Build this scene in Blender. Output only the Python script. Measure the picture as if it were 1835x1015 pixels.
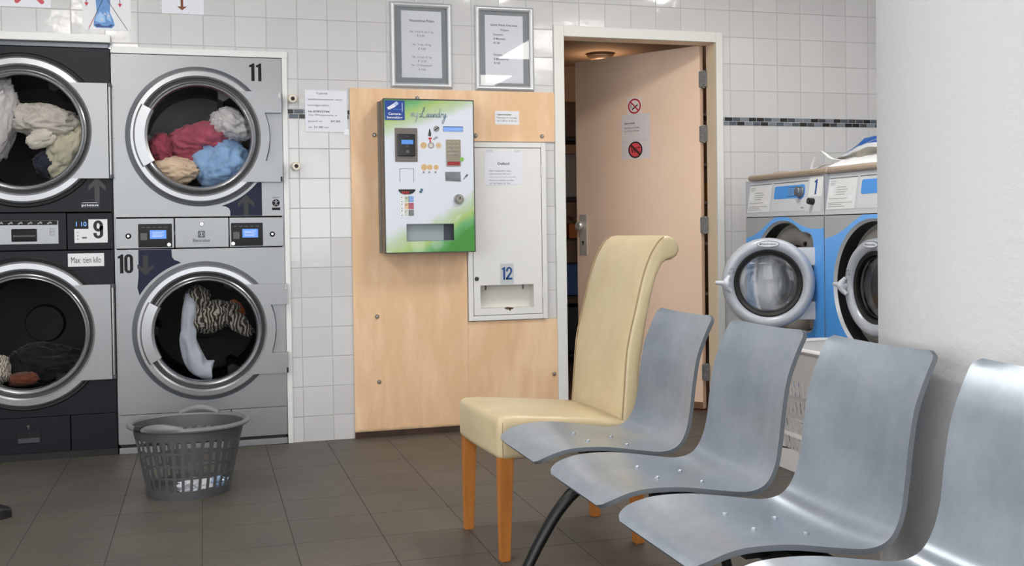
import bpy, bmesh, math, random
from mathutils import Vector, Matrix, noise

scene = bpy.context.scene
for o in list(bpy.data.objects):
    bpy.data.objects.remove(o, do_unlink=True)
C = scene.collection
PI = math.pi

# ------------------------------------------------------------------ camera
cam_data = bpy.data.cameras.new('camera')
cam = bpy.data.objects.new('camera', cam_data)
C.objects.link(cam)
W_PX, H_PX, F_PX, CY_PX = 1835.0, 1015.0, 1893.44, 449.12
cam_data.sensor_fit = 'HORIZONTAL'
cam_data.sensor_width = 36.0
cam_data.lens = 36.0 * F_PX / W_PX
cam_data.shift_y = (CY_PX - H_PX / 2) / W_PX
cam_data.clip_start = 0.05
yaw, pit, rol = -0.2835, 0.0185, -0.0141
right = Vector((math.cos(yaw), math.sin(yaw), 0))
fwd = Vector((-math.sin(yaw), math.cos(yaw), 0))
up = Vector((0, 0, 1))
f2 = fwd * math.cos(pit) - up * math.sin(pit)
u2 = up * math.cos(pit) + fwd * math.sin(pit)
r3 = right * math.cos(rol) + u2 * math.sin(rol)
u3 = u2 * math.cos(rol) - right * math.sin(rol)
mw = Matrix((r3, u3, -f2)).transposed().to_4x4()
mw.translation = Vector((-1.8156, -5.3891, 1.048))
cam.matrix_world = mw
scene.camera = cam

# ------------------------------------------------------------------ world, exposure
world = bpy.data.worlds.new('world')
scene.world = world
world.use_nodes = True
bg = world.node_tree.nodes['Background']
bg.inputs[0].default_value = (0.96, 0.98, 1.0, 1)
bg.inputs[1].default_value = 4.3
scene.view_settings.view_transform = 'Standard'
scene.view_settings.look = 'None'
scene.view_settings.gamma = 1
scene.view_settings.exposure = 0.0
PANEL_STRENGTH = 11.5
PANEL_STRENGTH_WALL = 44.0
BACKROOM_W = 3.0

# ------------------------------------------------------------------ materials
def lin(c):
    return tuple((v / 12.92 if v <= 0.04045 else ((v + 0.055) / 1.055) ** 2.4) for v in [x / 255.0 for x in c])

class NT:
    def __init__(s, name):
        s.m = bpy.data.materials.new(name)
        s.m.use_nodes = True
        s.t = s.m.node_tree
        s.b = s.t.nodes['Principled BSDF']
        s.out = s.t.nodes['Material Output']
    def n(s, typ, **kw):
        nd = s.t.nodes.new(typ)
        for k, v in kw.items():
            setattr(nd, k, v)
        return nd
    def l(s, a, b):
        s.t.links.new(a, b)
    def v(s, a, sock):
        if isinstance(a, (int, float)):
            sock.default_value = a
        elif isinstance(a, tuple):
            sock.default_value = a if len(a) == len(sock.default_value) else (*a, 1.0)
        else:
            s.l(a, sock)
    def math(s, op, a, b=0.0, c=0.0):
        nd = s.n('ShaderNodeMath', operation=op)
        s.v(a, nd.inputs[0]); s.v(b, nd.inputs[1])
        if op in ('MULTIPLY_ADD', 'SMOOTH_MIN', 'COMPARE'):
            s.v(c, nd.inputs[2])
        return nd.outputs[0]
    def mix(s, fac, a, b):
        nd = s.n('ShaderNodeMix', data_type='RGBA')
        s.v(fac, nd.inputs[0]); s.v(a, nd.inputs[6]); s.v(b, nd.inputs[7])
        return nd.outputs[2]
    def pos(s):
        tc = s.n('ShaderNodeTexCoord')
        return tc.outputs['Object']
    def xyz(s):
        sp = s.n('ShaderNodeSeparateXYZ')
        s.l(s.pos(), sp.inputs[0])
        return sp.outputs[0], sp.outputs[1], sp.outputs[2]
    def noise(s, scale, detail=3, rough=0.5, vec=None):
        nd = s.n('ShaderNodeTexNoise')
        s.l(vec if vec is not None else s.pos(), nd.inputs['Vector'])
        nd.inputs['Scale'].default_value = scale
        nd.inputs['Detail'].default_value = detail
        nd.inputs['Roughness'].default_value = rough
        return nd.outputs[0]
    def ramp(s, fac, stops):
        nd = s.n('ShaderNodeValToRGB')
        s.v(fac, nd.inputs[0])
        el = nd.color_ramp.elements
        while len(el) < len(stops):
            el.new(0.5)
        for e, (p, c) in zip(el, stops):
            e.position = p
            e.color = (*c, 1) if len(c) == 3 else c
        return nd.outputs[0]
    def bump(s, h, strength=0.3, dist=0.01, norm=None):
        nd = s.n('ShaderNodeBump')
        nd.inputs['Strength'].default_value = strength
        nd.inputs['Distance'].default_value = dist
        s.v(h, nd.inputs['Height'])
        if norm is not None:
            s.l(norm, nd.inputs['Normal'])
        return nd.outputs[0]
    def scaled(s, sx, sy, sz):
        mp = s.n('ShaderNodeMapping')
        mp.inputs['Scale'].default_value = (sx, sy, sz)
        s.l(s.pos(), mp.inputs[0])
        return mp.outputs[0]

MATS = {}
def mat(name, rgb, rough=0.5, metal=0.0, var=0.0, vscale=8.0, bump=0.0, bscale=200.0, spec=0.5, coat=0.0, sheen=0.0):
    """plain material with a little procedural variation and grain"""
    if name in MATS:
        return MATS[name]
    k = NT(name)
    c = lin(rgb)
    b = k.b
    b.inputs['Roughness'].default_value = rough
    b.inputs['Metallic'].default_value = metal
    b.inputs['Specular IOR Level'].default_value = spec
    b.inputs['Coat Weight'].default_value = coat
    b.inputs['Sheen Weight'].default_value = sheen
    if var > 0:
        nz = k.noise(vscale, 5, 0.6)
        lo = tuple(max(0, v * (1 - var)) for v in c); hi = tuple(min(1, v * (1 + var)) for v in c)
        k.l(k.ramp(nz, [(0.3, lo), (0.7, hi)]), b.inputs['Base Color'])
    else:
        b.inputs['Base Color'].default_value = (*c, 1)
    if bump > 0:
        k.l(k.bump(k.noise(bscale, 3, 0.6), bump, 0.002), b.inputs['Normal'])
    MATS[name] = k.m
    return k.m

def emit(name, rgb, strength, base=(20, 20, 20)):
    if name in MATS:
        return MATS[name]
    k = NT(name)
    k.b.inputs['Base Color'].default_value = (*lin(base), 1)
    k.b.inputs['Emission Color'].default_value = (*lin(rgb), 1)
    k.b.inputs['Emission Strength'].default_value = strength
    k.b.inputs['Roughness'].default_value = 0.3
    MATS[name] = k.m
    return k.m

def thin_glass(name, tint=(255, 255, 255), rough=0.02, ior=1.45, k_=1.0):
    k = NT(name)
    k.t.nodes.remove(k.b)
    tr = k.n('ShaderNodeBsdfTransparent'); tr.inputs[0].default_value = (*lin(tint), 1)
    gl = k.n('ShaderNodeBsdfGlossy'); gl.inputs['Roughness'].default_value = rough
    fr = k.n('ShaderNodeFresnel'); fr.inputs[0].default_value = ior
    ms = k.n('ShaderNodeMixShader')
    k.l(k.math('MULTIPLY', fr.outputs[0], k_), ms.inputs[0]); k.l(tr.outputs[0], ms.inputs[1]); k.l(gl.outputs[0], ms.inputs[2])
    k.l(ms.outputs[0], k.out.inputs[0])
    MATS[name] = k.m
    return k.m

def tile_mat(name, axis, rgb, grout, size, offu, offv, vaxis=2, gw=0.0022, rough=0.1, split=None, tilt=0.03, var=0.04, dirt=0.0, bumpn=0.02):
    k = NT(name)
    xyz = k.xyz()
    U = k.math('DIVIDE', k.math('SUBTRACT', xyz[axis], offu), size)
    vv = k.math('SUBTRACT', xyz[vaxis], offv)
    if split:
        zc, shift = split
        vv = k.math('ADD', vv, k.math('MULTIPLY', k.math('LESS_THAN', xyz[vaxis], zc), shift))
    V = k.math('DIVIDE', vv, size)
    fu, fv = k.math('FRACT', U), k.math('FRACT', V)
    iu, iv = k.math('FLOOR', U), k.math('FLOOR', V)
    du = k.math('MINIMUM', fu, k.math('SUBTRACT', 1.0, fu))
    dv = k.math('MINIMUM', fv, k.math('SUBTRACT', 1.0, fv))
    d = k.math('MINIMUM', du, dv)
    g = gw / size
    mr = k.n('ShaderNodeMapRange'); mr.interpolation_type = 'SMOOTHSTEP'
    k.l(d, mr.inputs[0]); mr.inputs[1].default_value = g * 0.5; mr.inputs[2].default_value = g * 1.6
    mask = mr.outputs[0]
    cx = k.n('ShaderNodeCombineXYZ'); k.l(iu, cx.inputs[0]); k.l(iv, cx.inputs[1])
    wn = k.n('ShaderNodeTexWhiteNoise', noise_dimensions='2D'); k.l(cx.outputs[0], wn.inputs['Vector'])
    sp = k.n('ShaderNodeSeparateColor'); k.l(wn.outputs['Color'], sp.inputs[0])
    c = lin(rgb)
    tcol = k.ramp(sp.outputs[2], [(0.0, tuple(v * (1 - var) for v in c)), (1.0, tuple(min(1, v * (1 + var)) for v in c))])
    if dirt > 0:
        nz = k.noise(3.2, 6, 0.65)
        nz2 = k.noise(46, 4, 0.7)
        tot = k.math('ADD', k.math('MULTIPLY', nz, 0.65), k.math('MULTIPLY', nz2, 0.35))
        f = k.ramp(tot, [(0.36, (1 - dirt,) * 3), (0.64, (1 + dirt,) * 3)])
        mu = k.n('ShaderNodeMix', data_type='RGBA', blend_type='MULTIPLY'); mu.inputs[0].default_value = 1.0
        k.l(tcol, mu.inputs[6]); k.l(f, mu.inputs[7]); tcol = mu.outputs[2]
    col = k.mix(mask, lin(grout), tcol)
    k.l(col, k.b.inputs['Base Color'])
    rr = k.n('ShaderNodeMapRange'); k.l(mask, rr.inputs[0]); rr.inputs[3].default_value = 0.8; rr.inputs[4].default_value = rough
    k.l(rr.outputs[0], k.b.inputs['Roughness'])
    ru = k.math('MULTIPLY', k.math('SUBTRACT', sp.outputs[0], 0.5), k.math('SUBTRACT', fu, 0.5))
    rv = k.math('MULTIPLY', k.math('SUBTRACT', sp.outputs[1], 0.5), k.math('SUBTRACT', fv, 0.5))
    h = k.math('MULTIPLY', k.math('ADD', ru, rv), tilt * size * 2)
    h = k.math('ADD', h, k.math('MULTIPLY', mask, 0.0012))
    h = k.math('ADD', h, k.math('MULTIPLY', k.noise(14, 2), bumpn * 0.05))
    k.l(k.bump(h, 1.0, 1.0), k.b.inputs['Normal'])
    MATS[name] = k.m
    return k.m

def wood_mat(name, c0, c1, scale=(3, 3, 0.5), rough=0.5, wave=3.0, stain=None, fleck=0.3):
    k = NT(name)
    vec = k.scaled(*scale)
    nz = k.noise(2.2, 4, 0.55, vec)
    fine = k.noise(60, 3, 0.6, vec)
    wv = k.math('FRACT', k.math('MULTIPLY', nz, wave))
    wv = k.math('ABSOLUTE', k.math('SUBTRACT', wv, 0.5))
    f = k.math('ADD', k.math('MULTIPLY', wv, 1.1), k.math('MULTIPLY', k.math('SUBTRACT', fine, 0.5), fleck))
    col = k.ramp(f, [(0.05, lin(c0)), (0.6, lin(c1))])
    if stain:
        z = k.xyz()[2]
        e = k.math('ADD', z, k.math('MULTIPLY', k.math('SUBTRACT', k.noise(16, 4), 0.5), stain[1]))
        mr = k.n('ShaderNodeMapRange'); mr.interpolation_type = 'SMOOTHSTEP'
        k.l(e, mr.inputs[0]); mr.inputs[1].default_value = stain[0] - 0.02; mr.inputs[2].default_value = stain[0] + 0.015
        col = k.mix(mr.outputs[0], lin(stain[2]), col)
    k.l(col, k.b.inputs['Base Color'])
    k.b.inputs['Roughness'].default_value = rough
    k.l(k.bump(fine, 0.08, 0.002), k.b.inputs['Normal'])
    MATS[name] = k.m
    return k.m

# ------------------------------------------------------------------ mesh kit
WM = {}
TEXT_CACHE = {}
def text_mesh(s, bold):
    key = (s, bold)
    if key in TEXT_CACHE:
        return TEXT_CACHE[key]
    cu = bpy.data.curves.new('t', 'FONT')
    cu.body = s; cu.size = 1.0; cu.resolution_u = 3
    cu.offset = 0.018 if bold else 0.0
    ob = bpy.data.objects.new('t', cu)
    C.objects.link(ob)
    dg = bpy.context.evaluated_depsgraph_get()
    dg.update()
    me = bpy.data.meshes.new_from_object(ob.evaluated_get(dg))
    vs = [v.co.copy() for v in me.vertices]; fs = [list(p.vertices) for p in me.polygons]
    bpy.data.meshes.remove(me); bpy.data.objects.remove(ob); bpy.data.curves.remove(cu)
    if vs:
        x0 = min(v.x for v in vs); x1 = max(v.x for v in vs)
        y0 = min(v.y for v in vs); y1 = max(v.y for v in vs)
    else:
        x0 = x1 = y0 = y1 = 0
    TEXT_CACHE[key] = (vs, fs, x0, x1, y0, y1)
    return TEXT_CACHE[key]

def catmull(pts, n=6):
    out = []
    P = [Vector(p) for p in pts]
    for i in range(len(P) - 1):
        p0 = P[max(i - 1, 0)]; p1 = P[i]; p2 = P[i + 1]; p3 = P[min(i + 2, len(P) - 1)]
        for j in range(n):
            t = j / n
            out.append(0.5 * ((2 * p1) + (p2 - p0) * t + (2 * p0 - 5 * p1 + 4 * p2 - p3) * t * t + (3 * p1 - p0 - 3 * p2 + p3) * t ** 3))
    out.append(P[-1])
    return out

class MB:
    def __init__(s):
        s.bm = bmesh.new()
    def face(s, pts, mi=0):
        f = s.bm.faces.new([s.bm.verts.new(p) for p in pts]); f.material_index = mi
        return f
    def box(s, x0, x1, y0, y1, z0, z1, mi=0, bev=0.0, seg=2, M=None):
        r = bmesh.ops.create_cube(s.bm, size=1.0)
        vs = r['verts']
        for v in vs:
            v.co = Vector(((x0 + x1) / 2 + v.co.x * (x1 - x0), (y0 + y1) / 2 + v.co.y * (y1 - y0), (z0 + z1) / 2 + v.co.z * (z1 - z0)))
            if M is not None:
                v.co = M @ v.co
        fs = set(f for v in vs for f in v.link_faces)
        for f in fs:
            f.material_index = mi
        if bev > 0:
            es = list(set(e for v in vs for e in v.link_edges))
            q = bmesh.ops.bevel(s.bm, geom=es, offset=bev, segments=seg, profile=0.5, affect='EDGES')
            for f in q['faces']:
                f.material_index = mi
        return s
    def ring(s, c, ax, up_, r, n):
        return [s.bm.verts.new(c + (ax * math.cos(2 * PI * i / n) + up_ * math.sin(2 * PI * i / n)) * r) for i in range(n)]
    def tube(s, pts, rad, n=10, mi=0, closed=False, caps=True, flat=1.0):
        P = [Vector(p) for p in pts]
        R = rad if isinstance(rad, (list, tuple)) else [rad] * len(P)
        rings = []
        prev = None
        for i, p in enumerate(P):
            if closed:
                t = P[(i + 1) % len(P)] - P[i - 1]
            else:
                t = P[min(i + 1, len(P) - 1)] - P[max(i - 1, 0)]
            t = t.normalized() if t.length > 1e-9 else Vector((0, 0, 1))
            if prev is None:
                a = Vector((0, 0, 1)) if abs(t.z) < 0.9 else Vector((1, 0, 0))
                u = t.cross(a).normalized()
            else:
                u = (prev - t * prev.dot(t)).normalized()
            prev = u
            w = t.cross(u)
            rings.append([s.bm.verts.new(p + (u * math.cos(2 * PI * k / n) + w * math.sin(2 * PI * k / n) * flat) * R[i]) for k in range(n)])
        m = len(rings)
        for i in range(m if closed else m - 1):
            A, B = rings[i], rings[(i + 1) % m]
            for k in range(n):
                f = s.bm.faces.new((A[k], A[(k + 1) % n], B[(k + 1) % n], B[k])); f.material_index = mi
        if caps and not closed:
            f = s.bm.faces.new(list(reversed(rings[0]))); f.material_index = mi
            f = s.bm.faces.new(rings[-1]); f.material_index = mi
        return s
    def cyl(s, p0, p1, r0, r1=None, n=24, mi=0):
        return s.tube([p0, p1], [r0, r0 if r1 is None else r1], n, mi)
    def lathe(s, prof, origin, axis, n=64, mi=0, ref=None, a0=0.0, a1=2 * PI, closed=False, mis=None):
        """prof: (radius, height along axis)"""
        o = Vector(origin); ax = Vector(axis).normalized()
        rf = Vector(ref) if ref is not None else (Vector((1, 0, 0)) if abs(ax.x) < 0.9 else Vector((0, 0, 1)))
        u = (rf - ax * rf.dot(ax)).normalized(); w = ax.cross(u)
        full = abs(a1 - a0 - 2 * PI) < 1e-6
        m = n if full else n + 1
        rows = []
        for (r, h) in prof:
            if r < 1e-6:
                rows.append([s.bm.verts.new(o + ax * h)])
            else:
                rows.append([s.bm.verts.new(o + ax * h + (u * math.cos(a0 + (a1 - a0) * i / n) + w * math.sin(a0 + (a1 - a0) * i / n)) * r) for i in range(m)])
        pairs = list(zip(range(len(rows) - 1), range(1, len(rows))))
        if closed:
            pairs.append((len(rows) - 1, 0))
        for idx, (ia, ib) in enumerate(pairs):
            A, B = rows[ia], rows[ib]
            mm = mis[idx] if mis else mi
            for i in range(n):
                j = (i + 1) % m if full else i + 1
                if len(A) == 1 and len(B) == 1:
                    continue
                if len(A) == 1:
                    f = s.bm.faces.new((A[0], B[i], B[j]))
                elif len(B) == 1:
                    f = s.bm.faces.new((A[j], A[i], B[0]))
                else:
                    f = s.bm.faces.new((A[i], B[i], B[j], A[j]))
                f.material_index = mm
        if not full and closed:
            for e in (0, n):
                f = s.bm.faces.new([r[e] for r in rows if len(r) > 1]); f.material_index = mi
        return s
    def prism(s, poly, y0, y1, mi=0, plane='xz', M=None):
        """polygon extruded; plane xz -> depth along y, xy -> depth along z"""
        def P(a, b, d):
            v = Vector((a, d, b)) if plane == 'xz' else (Vector((a, b, d)) if plane == 'xy' else Vector((d, a, b)))
            return M @ v if M is not None else v
        A = [s.bm.verts.new(P(a, b, y0)) for a, b in poly]
        B = [s.bm.verts.new(P(a, b, y1)) for a, b in poly]
        n = len(poly)
        fs = [s.bm.faces.new(A), s.bm.faces.new(list(reversed(B)))]
        for i in range(n):
            fs.append(s.bm.faces.new((A[i], B[i], B[(i + 1) % n], A[(i + 1) % n])))
        for f in fs:
            f.material_index = mi
        return s
    def plate_hole(s, x0, x1, z0, z1, cx, cz, r, y, depth=0.0, n=64, mi=0, rim=None):
        """wall facing plate at y with a round hole; rim: extra rings (r,y) going inward"""
        angs = [2 * PI * i / n for i in range(n)]
        corners = [math.atan2(z - cz, x - cx) % (2 * PI) for x in (x0, x1) for z in (z0, z1)]
        for c in corners:
            i = min(range(n), key=lambda q: abs((angs[q] - c + PI) % (2 * PI) - PI))
            angs[i] = c
        angs.sort()
        inn, out = [], []
        for a in angs:
            ca, sa = math.cos(a), math.sin(a)
            t = 1e9
            if ca > 1e-9: t = min(t, (x1 - cx) / ca)
            if ca < -1e-9: t = min(t, (x0 - cx) / ca)
            if sa > 1e-9: t = min(t, (z1 - cz) / sa)
            if sa < -1e-9: t = min(t, (z0 - cz) / sa)
            inn.append(s.bm.verts.new((cx + ca * r, y, cz + sa * r)))
            out.append(s.bm.verts.new((cx + ca * t, y, cz + sa * t)))
        m = len(angs)
        for i in range(m):
            j = (i + 1) % m
            f = s.bm.faces.new((inn[i], out[i], out[j], inn[j])); f.material_index = mi
        if depth:
            bo = [s.bm.verts.new(v.co + Vector((0, depth, 0))) for v in out]
            for i in range(m):
                j = (i + 1) % m
                f = s.bm.faces.new((out[i], bo[i], bo[j], out[j])); f.material_index = mi
            bi = [s.bm.verts.new(v.co + Vector((0, depth, 0))) for v in inn]
            for i in range(m):
                j = (i + 1) % m
                f = s.bm.faces.new((inn[i], inn[j], bi[j], bi[i])); f.material_index = mi
                f = s.bm.faces.new((bi[i], bi[j], bo[j], bo[i])); f.material_index = mi
        return s
    def text(s, txt, x, y, z, h, mi=0, bold=False, align='L', width=None, shear=0.0, M=None, cap=0.73, rot=0.0):
        """lettering that faces -y; (x,z) = baseline anchor, h = capital height"""
        vs, fs, x0, x1, y0, y1 = text_mesh(txt, bold)
        sc = h / cap
        sx = sc if width is None else width / max(1e-6, (x1 - x0))
        off = {'L': -x0, 'C': -(x0 + x1) / 2, 'R': -x1}[align]
        cr, sr = math.cos(rot), math.sin(rot)
        nv = []
        for v in vs:
            a = (v.x + off) * sx + v.y * sc * shear; b = v.y * sc
            p = Vector((x + a * cr - b * sr, y, z + a * sr + b * cr))
            nv.append(s.bm.verts.new(M @ p if M is not None else p))
        for f in fs:
            try:
                q = s.bm.faces.new([nv[i] for i in f]); q.material_index = mi
            except ValueError:
                pass
        return s
    def grid(s, fn, nu, nv, mi=0, closeu=False):
        rows = [[s.bm.verts.new(fn(i / nu, j / nv)) for j in range(nv + 1)] for i in range(nu + 1)]
        for i in range(nu):
            for j in range(nv):
                f = s.bm.faces.new((rows[i][j], rows[i + 1][j], rows[i + 1][j + 1], rows[i][j + 1])); f.material_index = mi
        return rows
    def build(s, name, mats, parent=None, local=False, sharp=35, fixn=True, weld=False):
        if weld:
            bmesh.ops.remove_doubles(s.bm, verts=s.bm.verts[:], dist=1e-5)
        if fixn:
            bmesh.ops.recalc_face_normals(s.bm, faces=s.bm.faces[:])
        if parent is not None and not local:
            s.bm.transform(WM[parent.name].inverted())
        me = bpy.data.meshes.new(name)
        s.bm.to_mesh(me); s.bm.free()
        for m in (mats if isinstance(mats, (list, tuple)) else [mats]):
            me.materials.append(m)
        for p in me.polygons:
            p.use_smooth = True
        me.set_sharp_from_angle(angle=math.radians(sharp))
        o = bpy.data.objects.new(name, me)
        C.objects.link(o)
        if sharp <= 40:
            wn = o.modifiers.new('weighted_normal', 'WEIGHTED_NORMAL'); wn.keep_sharp = True
        if parent is not None:
            o.parent = parent
            WM[o.name] = WM[parent.name].copy()
        else:
            WM[o.name] = Matrix.Identity(4)
        return o

def tag(o, label, cat, group=None, kind=None):
    o['label'] = label; o['category'] = cat
    if group: o['group'] = group
    if kind: o['kind'] = kind
    return o
def struct(o, label=None, cat=None):
    o['kind'] = 'structure'
    if label: o['label'] = label
    if cat: o['category'] = cat
    return o
def thing(name, label, cat, loc=(0, 0, 0), rz=0.0, group=None, R=None):
    o = bpy.data.objects.new(name, None)
    o.empty_display_size = 0.05
    C.objects.link(o)
    M = Matrix.Translation(Vector(loc)) @ (R.to_4x4() if R is not None else Matrix.Rotation(rz, 4, 'Z'))
    o.location = loc
    o.rotation_euler = M.to_euler()
    WM[o.name] = M
    return tag(o, label, cat, group)
def reorigin(o, p):
    """move a mesh thing's origin to p"""
    p = Vector(p)
    o.data.transform(Matrix.Translation(-p)); o.location = p
    WM[o.name] = Matrix.Translation(p)
    return o

def rrect(x0, x1, z0, z1, r, n=5):
    out = []
    for (cx, cz, a) in ((x1 - r, z1 - r, 0), (x0 + r, z1 - r, PI / 2), (x0 + r, z0 + r, PI), (x1 - r, z0 + r, 1.5 * PI)):
        for i in range(n + 1):
            t = a + PI / 2 * i / n
            out.append((cx + r * math.cos(t), cz + r * math.sin(t)))
    return out
def disc(cx, cz, r, n=28):
    return [(cx + r * math.cos(2 * PI * i / n), cz + r * math.sin(2 * PI * i / n)) for i in range(n)]
def annulus(mb, cx, cz, r0, r1, y, mi, n=48, M=None):
    def P(a, r):
        v = Vector((cx + r * math.cos(a), y, cz + r * math.sin(a)))
        return M @ v if M is not None else v
    A = [mb.bm.verts.new(P(2 * PI * i / n, r0)) for i in range(n)]
    B = [mb.bm.verts.new(P(2 * PI * i / n, r1)) for i in range(n)]
    for i in range(n):
        f = mb.bm.faces.new((A[i], B[i], B[(i + 1) % n], A[(i + 1) % n])); f.material_index = mi

def big_digit(m, d, cx, z0, w, h, t, y, mi=0, M=None):
    """bold condensed sans figure built from strokes of thickness t, facing -y"""
    def P(poly):
        m.prism(poly, y, y + .0004, mi, M=M)
    x0, x1, z1 = cx - w / 2, cx + w / 2, z0 + h
    if d == '1':
        P([(x1 - t, z0), (x1, z0), (x1, z1), (x1 - t * .55, z1), (x1 - t, z1 - h * .06), (x0, z1 - h * .11), (x0, z1 - h * .21), (x1 - t, z1 - h * .21)])
        return
    def arcband(cx_, cz_, rx, rz, a0, a1, n=14):
        for i in range(n):
            b0, b1 = a0 + (a1 - a0) * i / n, a0 + (a1 - a0) * (i + 1) / n
            q = []
            for a, k in ((b0, 0), (b1, 0), (b1, 1), (b0, 1)):
                q.append((cx_ + (rx - t * k) * math.cos(a), cz_ + (rz - t * .85 * k) * math.sin(a)))
            P(q)
    r = w / 2
    if d == '0':
        arcband(cx, z1 - r, r, r, 0, PI); arcband(cx, z0 + r, r, r, PI, 2 * PI)
        P([(x0, z0 + r), (x0 + t, z0 + r), (x0 + t, z1 - r), (x0, z1 - r)]); P([(x1 - t, z0 + r), (x1, z0 + r), (x1, z1 - r), (x1 - t, z1 - r)])
    elif d == '9':
        rz = h * .31
        arcband(cx, z1 - rz, r, rz, 0, 2 * PI, 28)
        P([(x1 - t, z0 + r), (x1, z0 + r), (x1, z1 - rz), (x1 - t, z1 - rz)])
        arcband(cx, z0 + r, r, r, PI, 2 * PI); P([(x0, z0 + r), (x0 + t, z0 + r), (x0 + t, z0 + r + h * .05), (x0, z0 + r + h * .05)])
    elif d == '2':
        rz = h * .30
        arcband(cx, z1 - rz, r, rz, -.45, PI, 20)
        P([(x0, z1 - rz), (x0 + t, z1 - rz), (x0 + t, z1 - rz - h * .05), (x0, z1 - rz - h * .05)])
        P([(x0, z0), (x0 + t * 1.25, z0 + t * .9), (cx + r * .90, z1 - rz * 1.44), (cx + (r - t) * .90, z1 - rz * 1.32), (x0, z0 + h * .17)])
        P([(x0, z0), (x1, z0), (x1, z0 + t * .95), (x0, z0 + t * .95)])

# palette
white_tile = tile_mat('white_glazed_tile', 0, (207, 207, 209), (190, 190, 192), 0.15, 0.0, 2.123, gw=0.0019, split=(1.65, 0.0472), rough=0.09, tilt=0.018)
side_tile = tile_mat('side_wall_tile', 1, (207, 207, 209), (190, 190, 192), 0.15, 0.0, 2.123, gw=0.0019, split=(1.65, 0.0472), rough=0.09, tilt=0.018)
floor_tile = tile_mat('grey_stone_floor_tile', 0, (82, 77, 71), (60, 56, 52), 0.30, -0.04, -0.57, vaxis=1, gw=0.0016, rough=0.5, tilt=0.004, var=0.07, dirt=0.2, bumpn=0.03)
plaster = mat('white_plaster', (226, 226, 226), 0.85, bump=0.5, bscale=70)

# ------------------------------------------------------------------ room shell
ZC = 2.75
XL, XR, YF = -4.2, 2.1, -8.0
m = MB(); m.box(XL - .1, XR + .1, YF - .1, 0.10, -0.08, 0.0)
struct(m.build('floor', floor_tile))
m = MB(); m.box(XL - .1, XR + .1, YF - .1, 0.0, ZC, ZC + .1)
struct(m.build('ceiling', mat('ceiling_white', (226, 224, 220), 0.9)))

def wall_with_openings(m, x0, x1, z0, z1, y0, y1, holes):
    zs = sorted({z0, z1, *[h[2] for h in holes], *[h[3] for h in holes]})
    for a, b in zip(zs[:-1], zs[1:]):
        cuts = sorted([(h[0], h[1]) for h in holes if h[2] < b - 1e-6 and h[3] > a + 1e-6])
        x = x0
        for c0, c1 in cuts + [(x1, x1)]:
            if c0 > x + 1e-6:
                m.box(x, c0, y0, y1, a, b)
            x = max(x, c1)
M9 = (-3.03, -2.229); M11 = (-2.227, -1.429)
m = MB()
wall_with_openings(m, XL, XR, 0, ZC, 0.0, 0.10,
                   [(M9[0], -2.228, 0, 1.966), (-2.228, M11[1] + .002, 0, 1.926), (-0.478, -0.068, 0.592, 1.502), (0.03, 0.97, 0, 2.118)])
struct(m.build('wall_back', white_tile))
m = MB()
WLY0, WLY1, WLZ0, WLZ1 = -7.6, -2.9, 0.30, 2.45
for (a, b, c, d) in ((YF, WLY0, 0, ZC), (WLY1, 0.0, 0, ZC), (WLY0, WLY1, 0, WLZ0), (WLY0, WLY1, WLZ1, ZC)):
    m.box(XL - .1, XL, a, b, c, d)
struct(m.build('wall_left', side_tile))
m = MB()
for y in (WLY0, (WLY0 + WLY1) / 2, WLY1 - .06):
    m.box(XL - .08, XL - .02, y, y + .06, WLZ0, WLZ1)
for z in (WLZ0, WLZ1 - .06):
    m.box(XL - .08, XL - .02, WLY0, WLY1, z, z + .06)
struct(m.build('window_2', mat('window_frame_white', (225, 225, 222), 0.5)))
m = MB(); m.box(XR, XR + .1, YF, 0.0, 0, ZC); struct(m.build('wall_right', side_tile))
m = MB()
wall_with_openings(m, XL, XR, 0, ZC, YF - .1, YF, [(-3.6, 1.5, 0.75, 2.45)])
struct(m.build('wall_front', mat('front_wall_paint', (206, 204, 200), .9)))
m = MB()
for (a, b, c, d) in ((-3.6, 1.5, .75, .81), (-3.6, 1.5, 2.39, 2.45), (-3.6, -3.54, .81, 2.39), (1.44, 1.5, .81, 2.39), (-1.08, -1.02, .81, 2.39)):
    m.box(a, b, YF - .08, YF - .02, c, d)
struct(m.build('window_1', mat('window_frame_white', (225, 225, 222), 0.5)))

# mosaic strip let into the tiling
strip_m = [mat('mosaic_grout', (205, 206, 208), .7), mat('mosaic_black', (24, 24, 26), .15), mat('mosaic_slate', (74, 84, 96), .18),
           mat('mosaic_grey', (118, 126, 136), .18), mat('mosaic_dark', (62, 67, 74), .18)]
row1 = [3, 1, 2, 3, 1, 1, 2, 3, 1, 4, 3, 3, 1, 4, 3, 1, 2, 4, 4, 1, 2, 3, 1]
row2 = [3, 2, 1, 3, 2, 1, 3, 2, 3, 2, 1, 4, 3, 1, 4, 3, 1, 1, 4, 3, 2, 1, 3]
def strip(name, xa, xb, r1, r2, ph1, ph2):
    m = MB()
    m.box(xa, xb, -0.0008, 0.004, 1.6258, 1.673, 0)
    for rr, ph, za, zb in ((r1, ph1, 1.6505, 1.6715), (r2, ph2, 1.627, 1.648)):
        x = xa - ph; i = 0
        while x < xb:
            a, b = max(x + .0015, xa + .0005), min(x + .0485, xb - .0005)
            if b - a > .003:
                m.box(a, b, -0.0022, 0.003, za, zb, rr[i % len(rr)])
            x += .05; i += 1
    return struct(m.build(name, strip_m))
strip('trim_1', 1.0, XR, row1, row2, .038, .012)
strip('trim_2', -1.402, -1.095, [1, 2, 3, 4, 2, 3, 1], [4, 2, 1, 3, 2, 4, 4], .021, .046)

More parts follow.
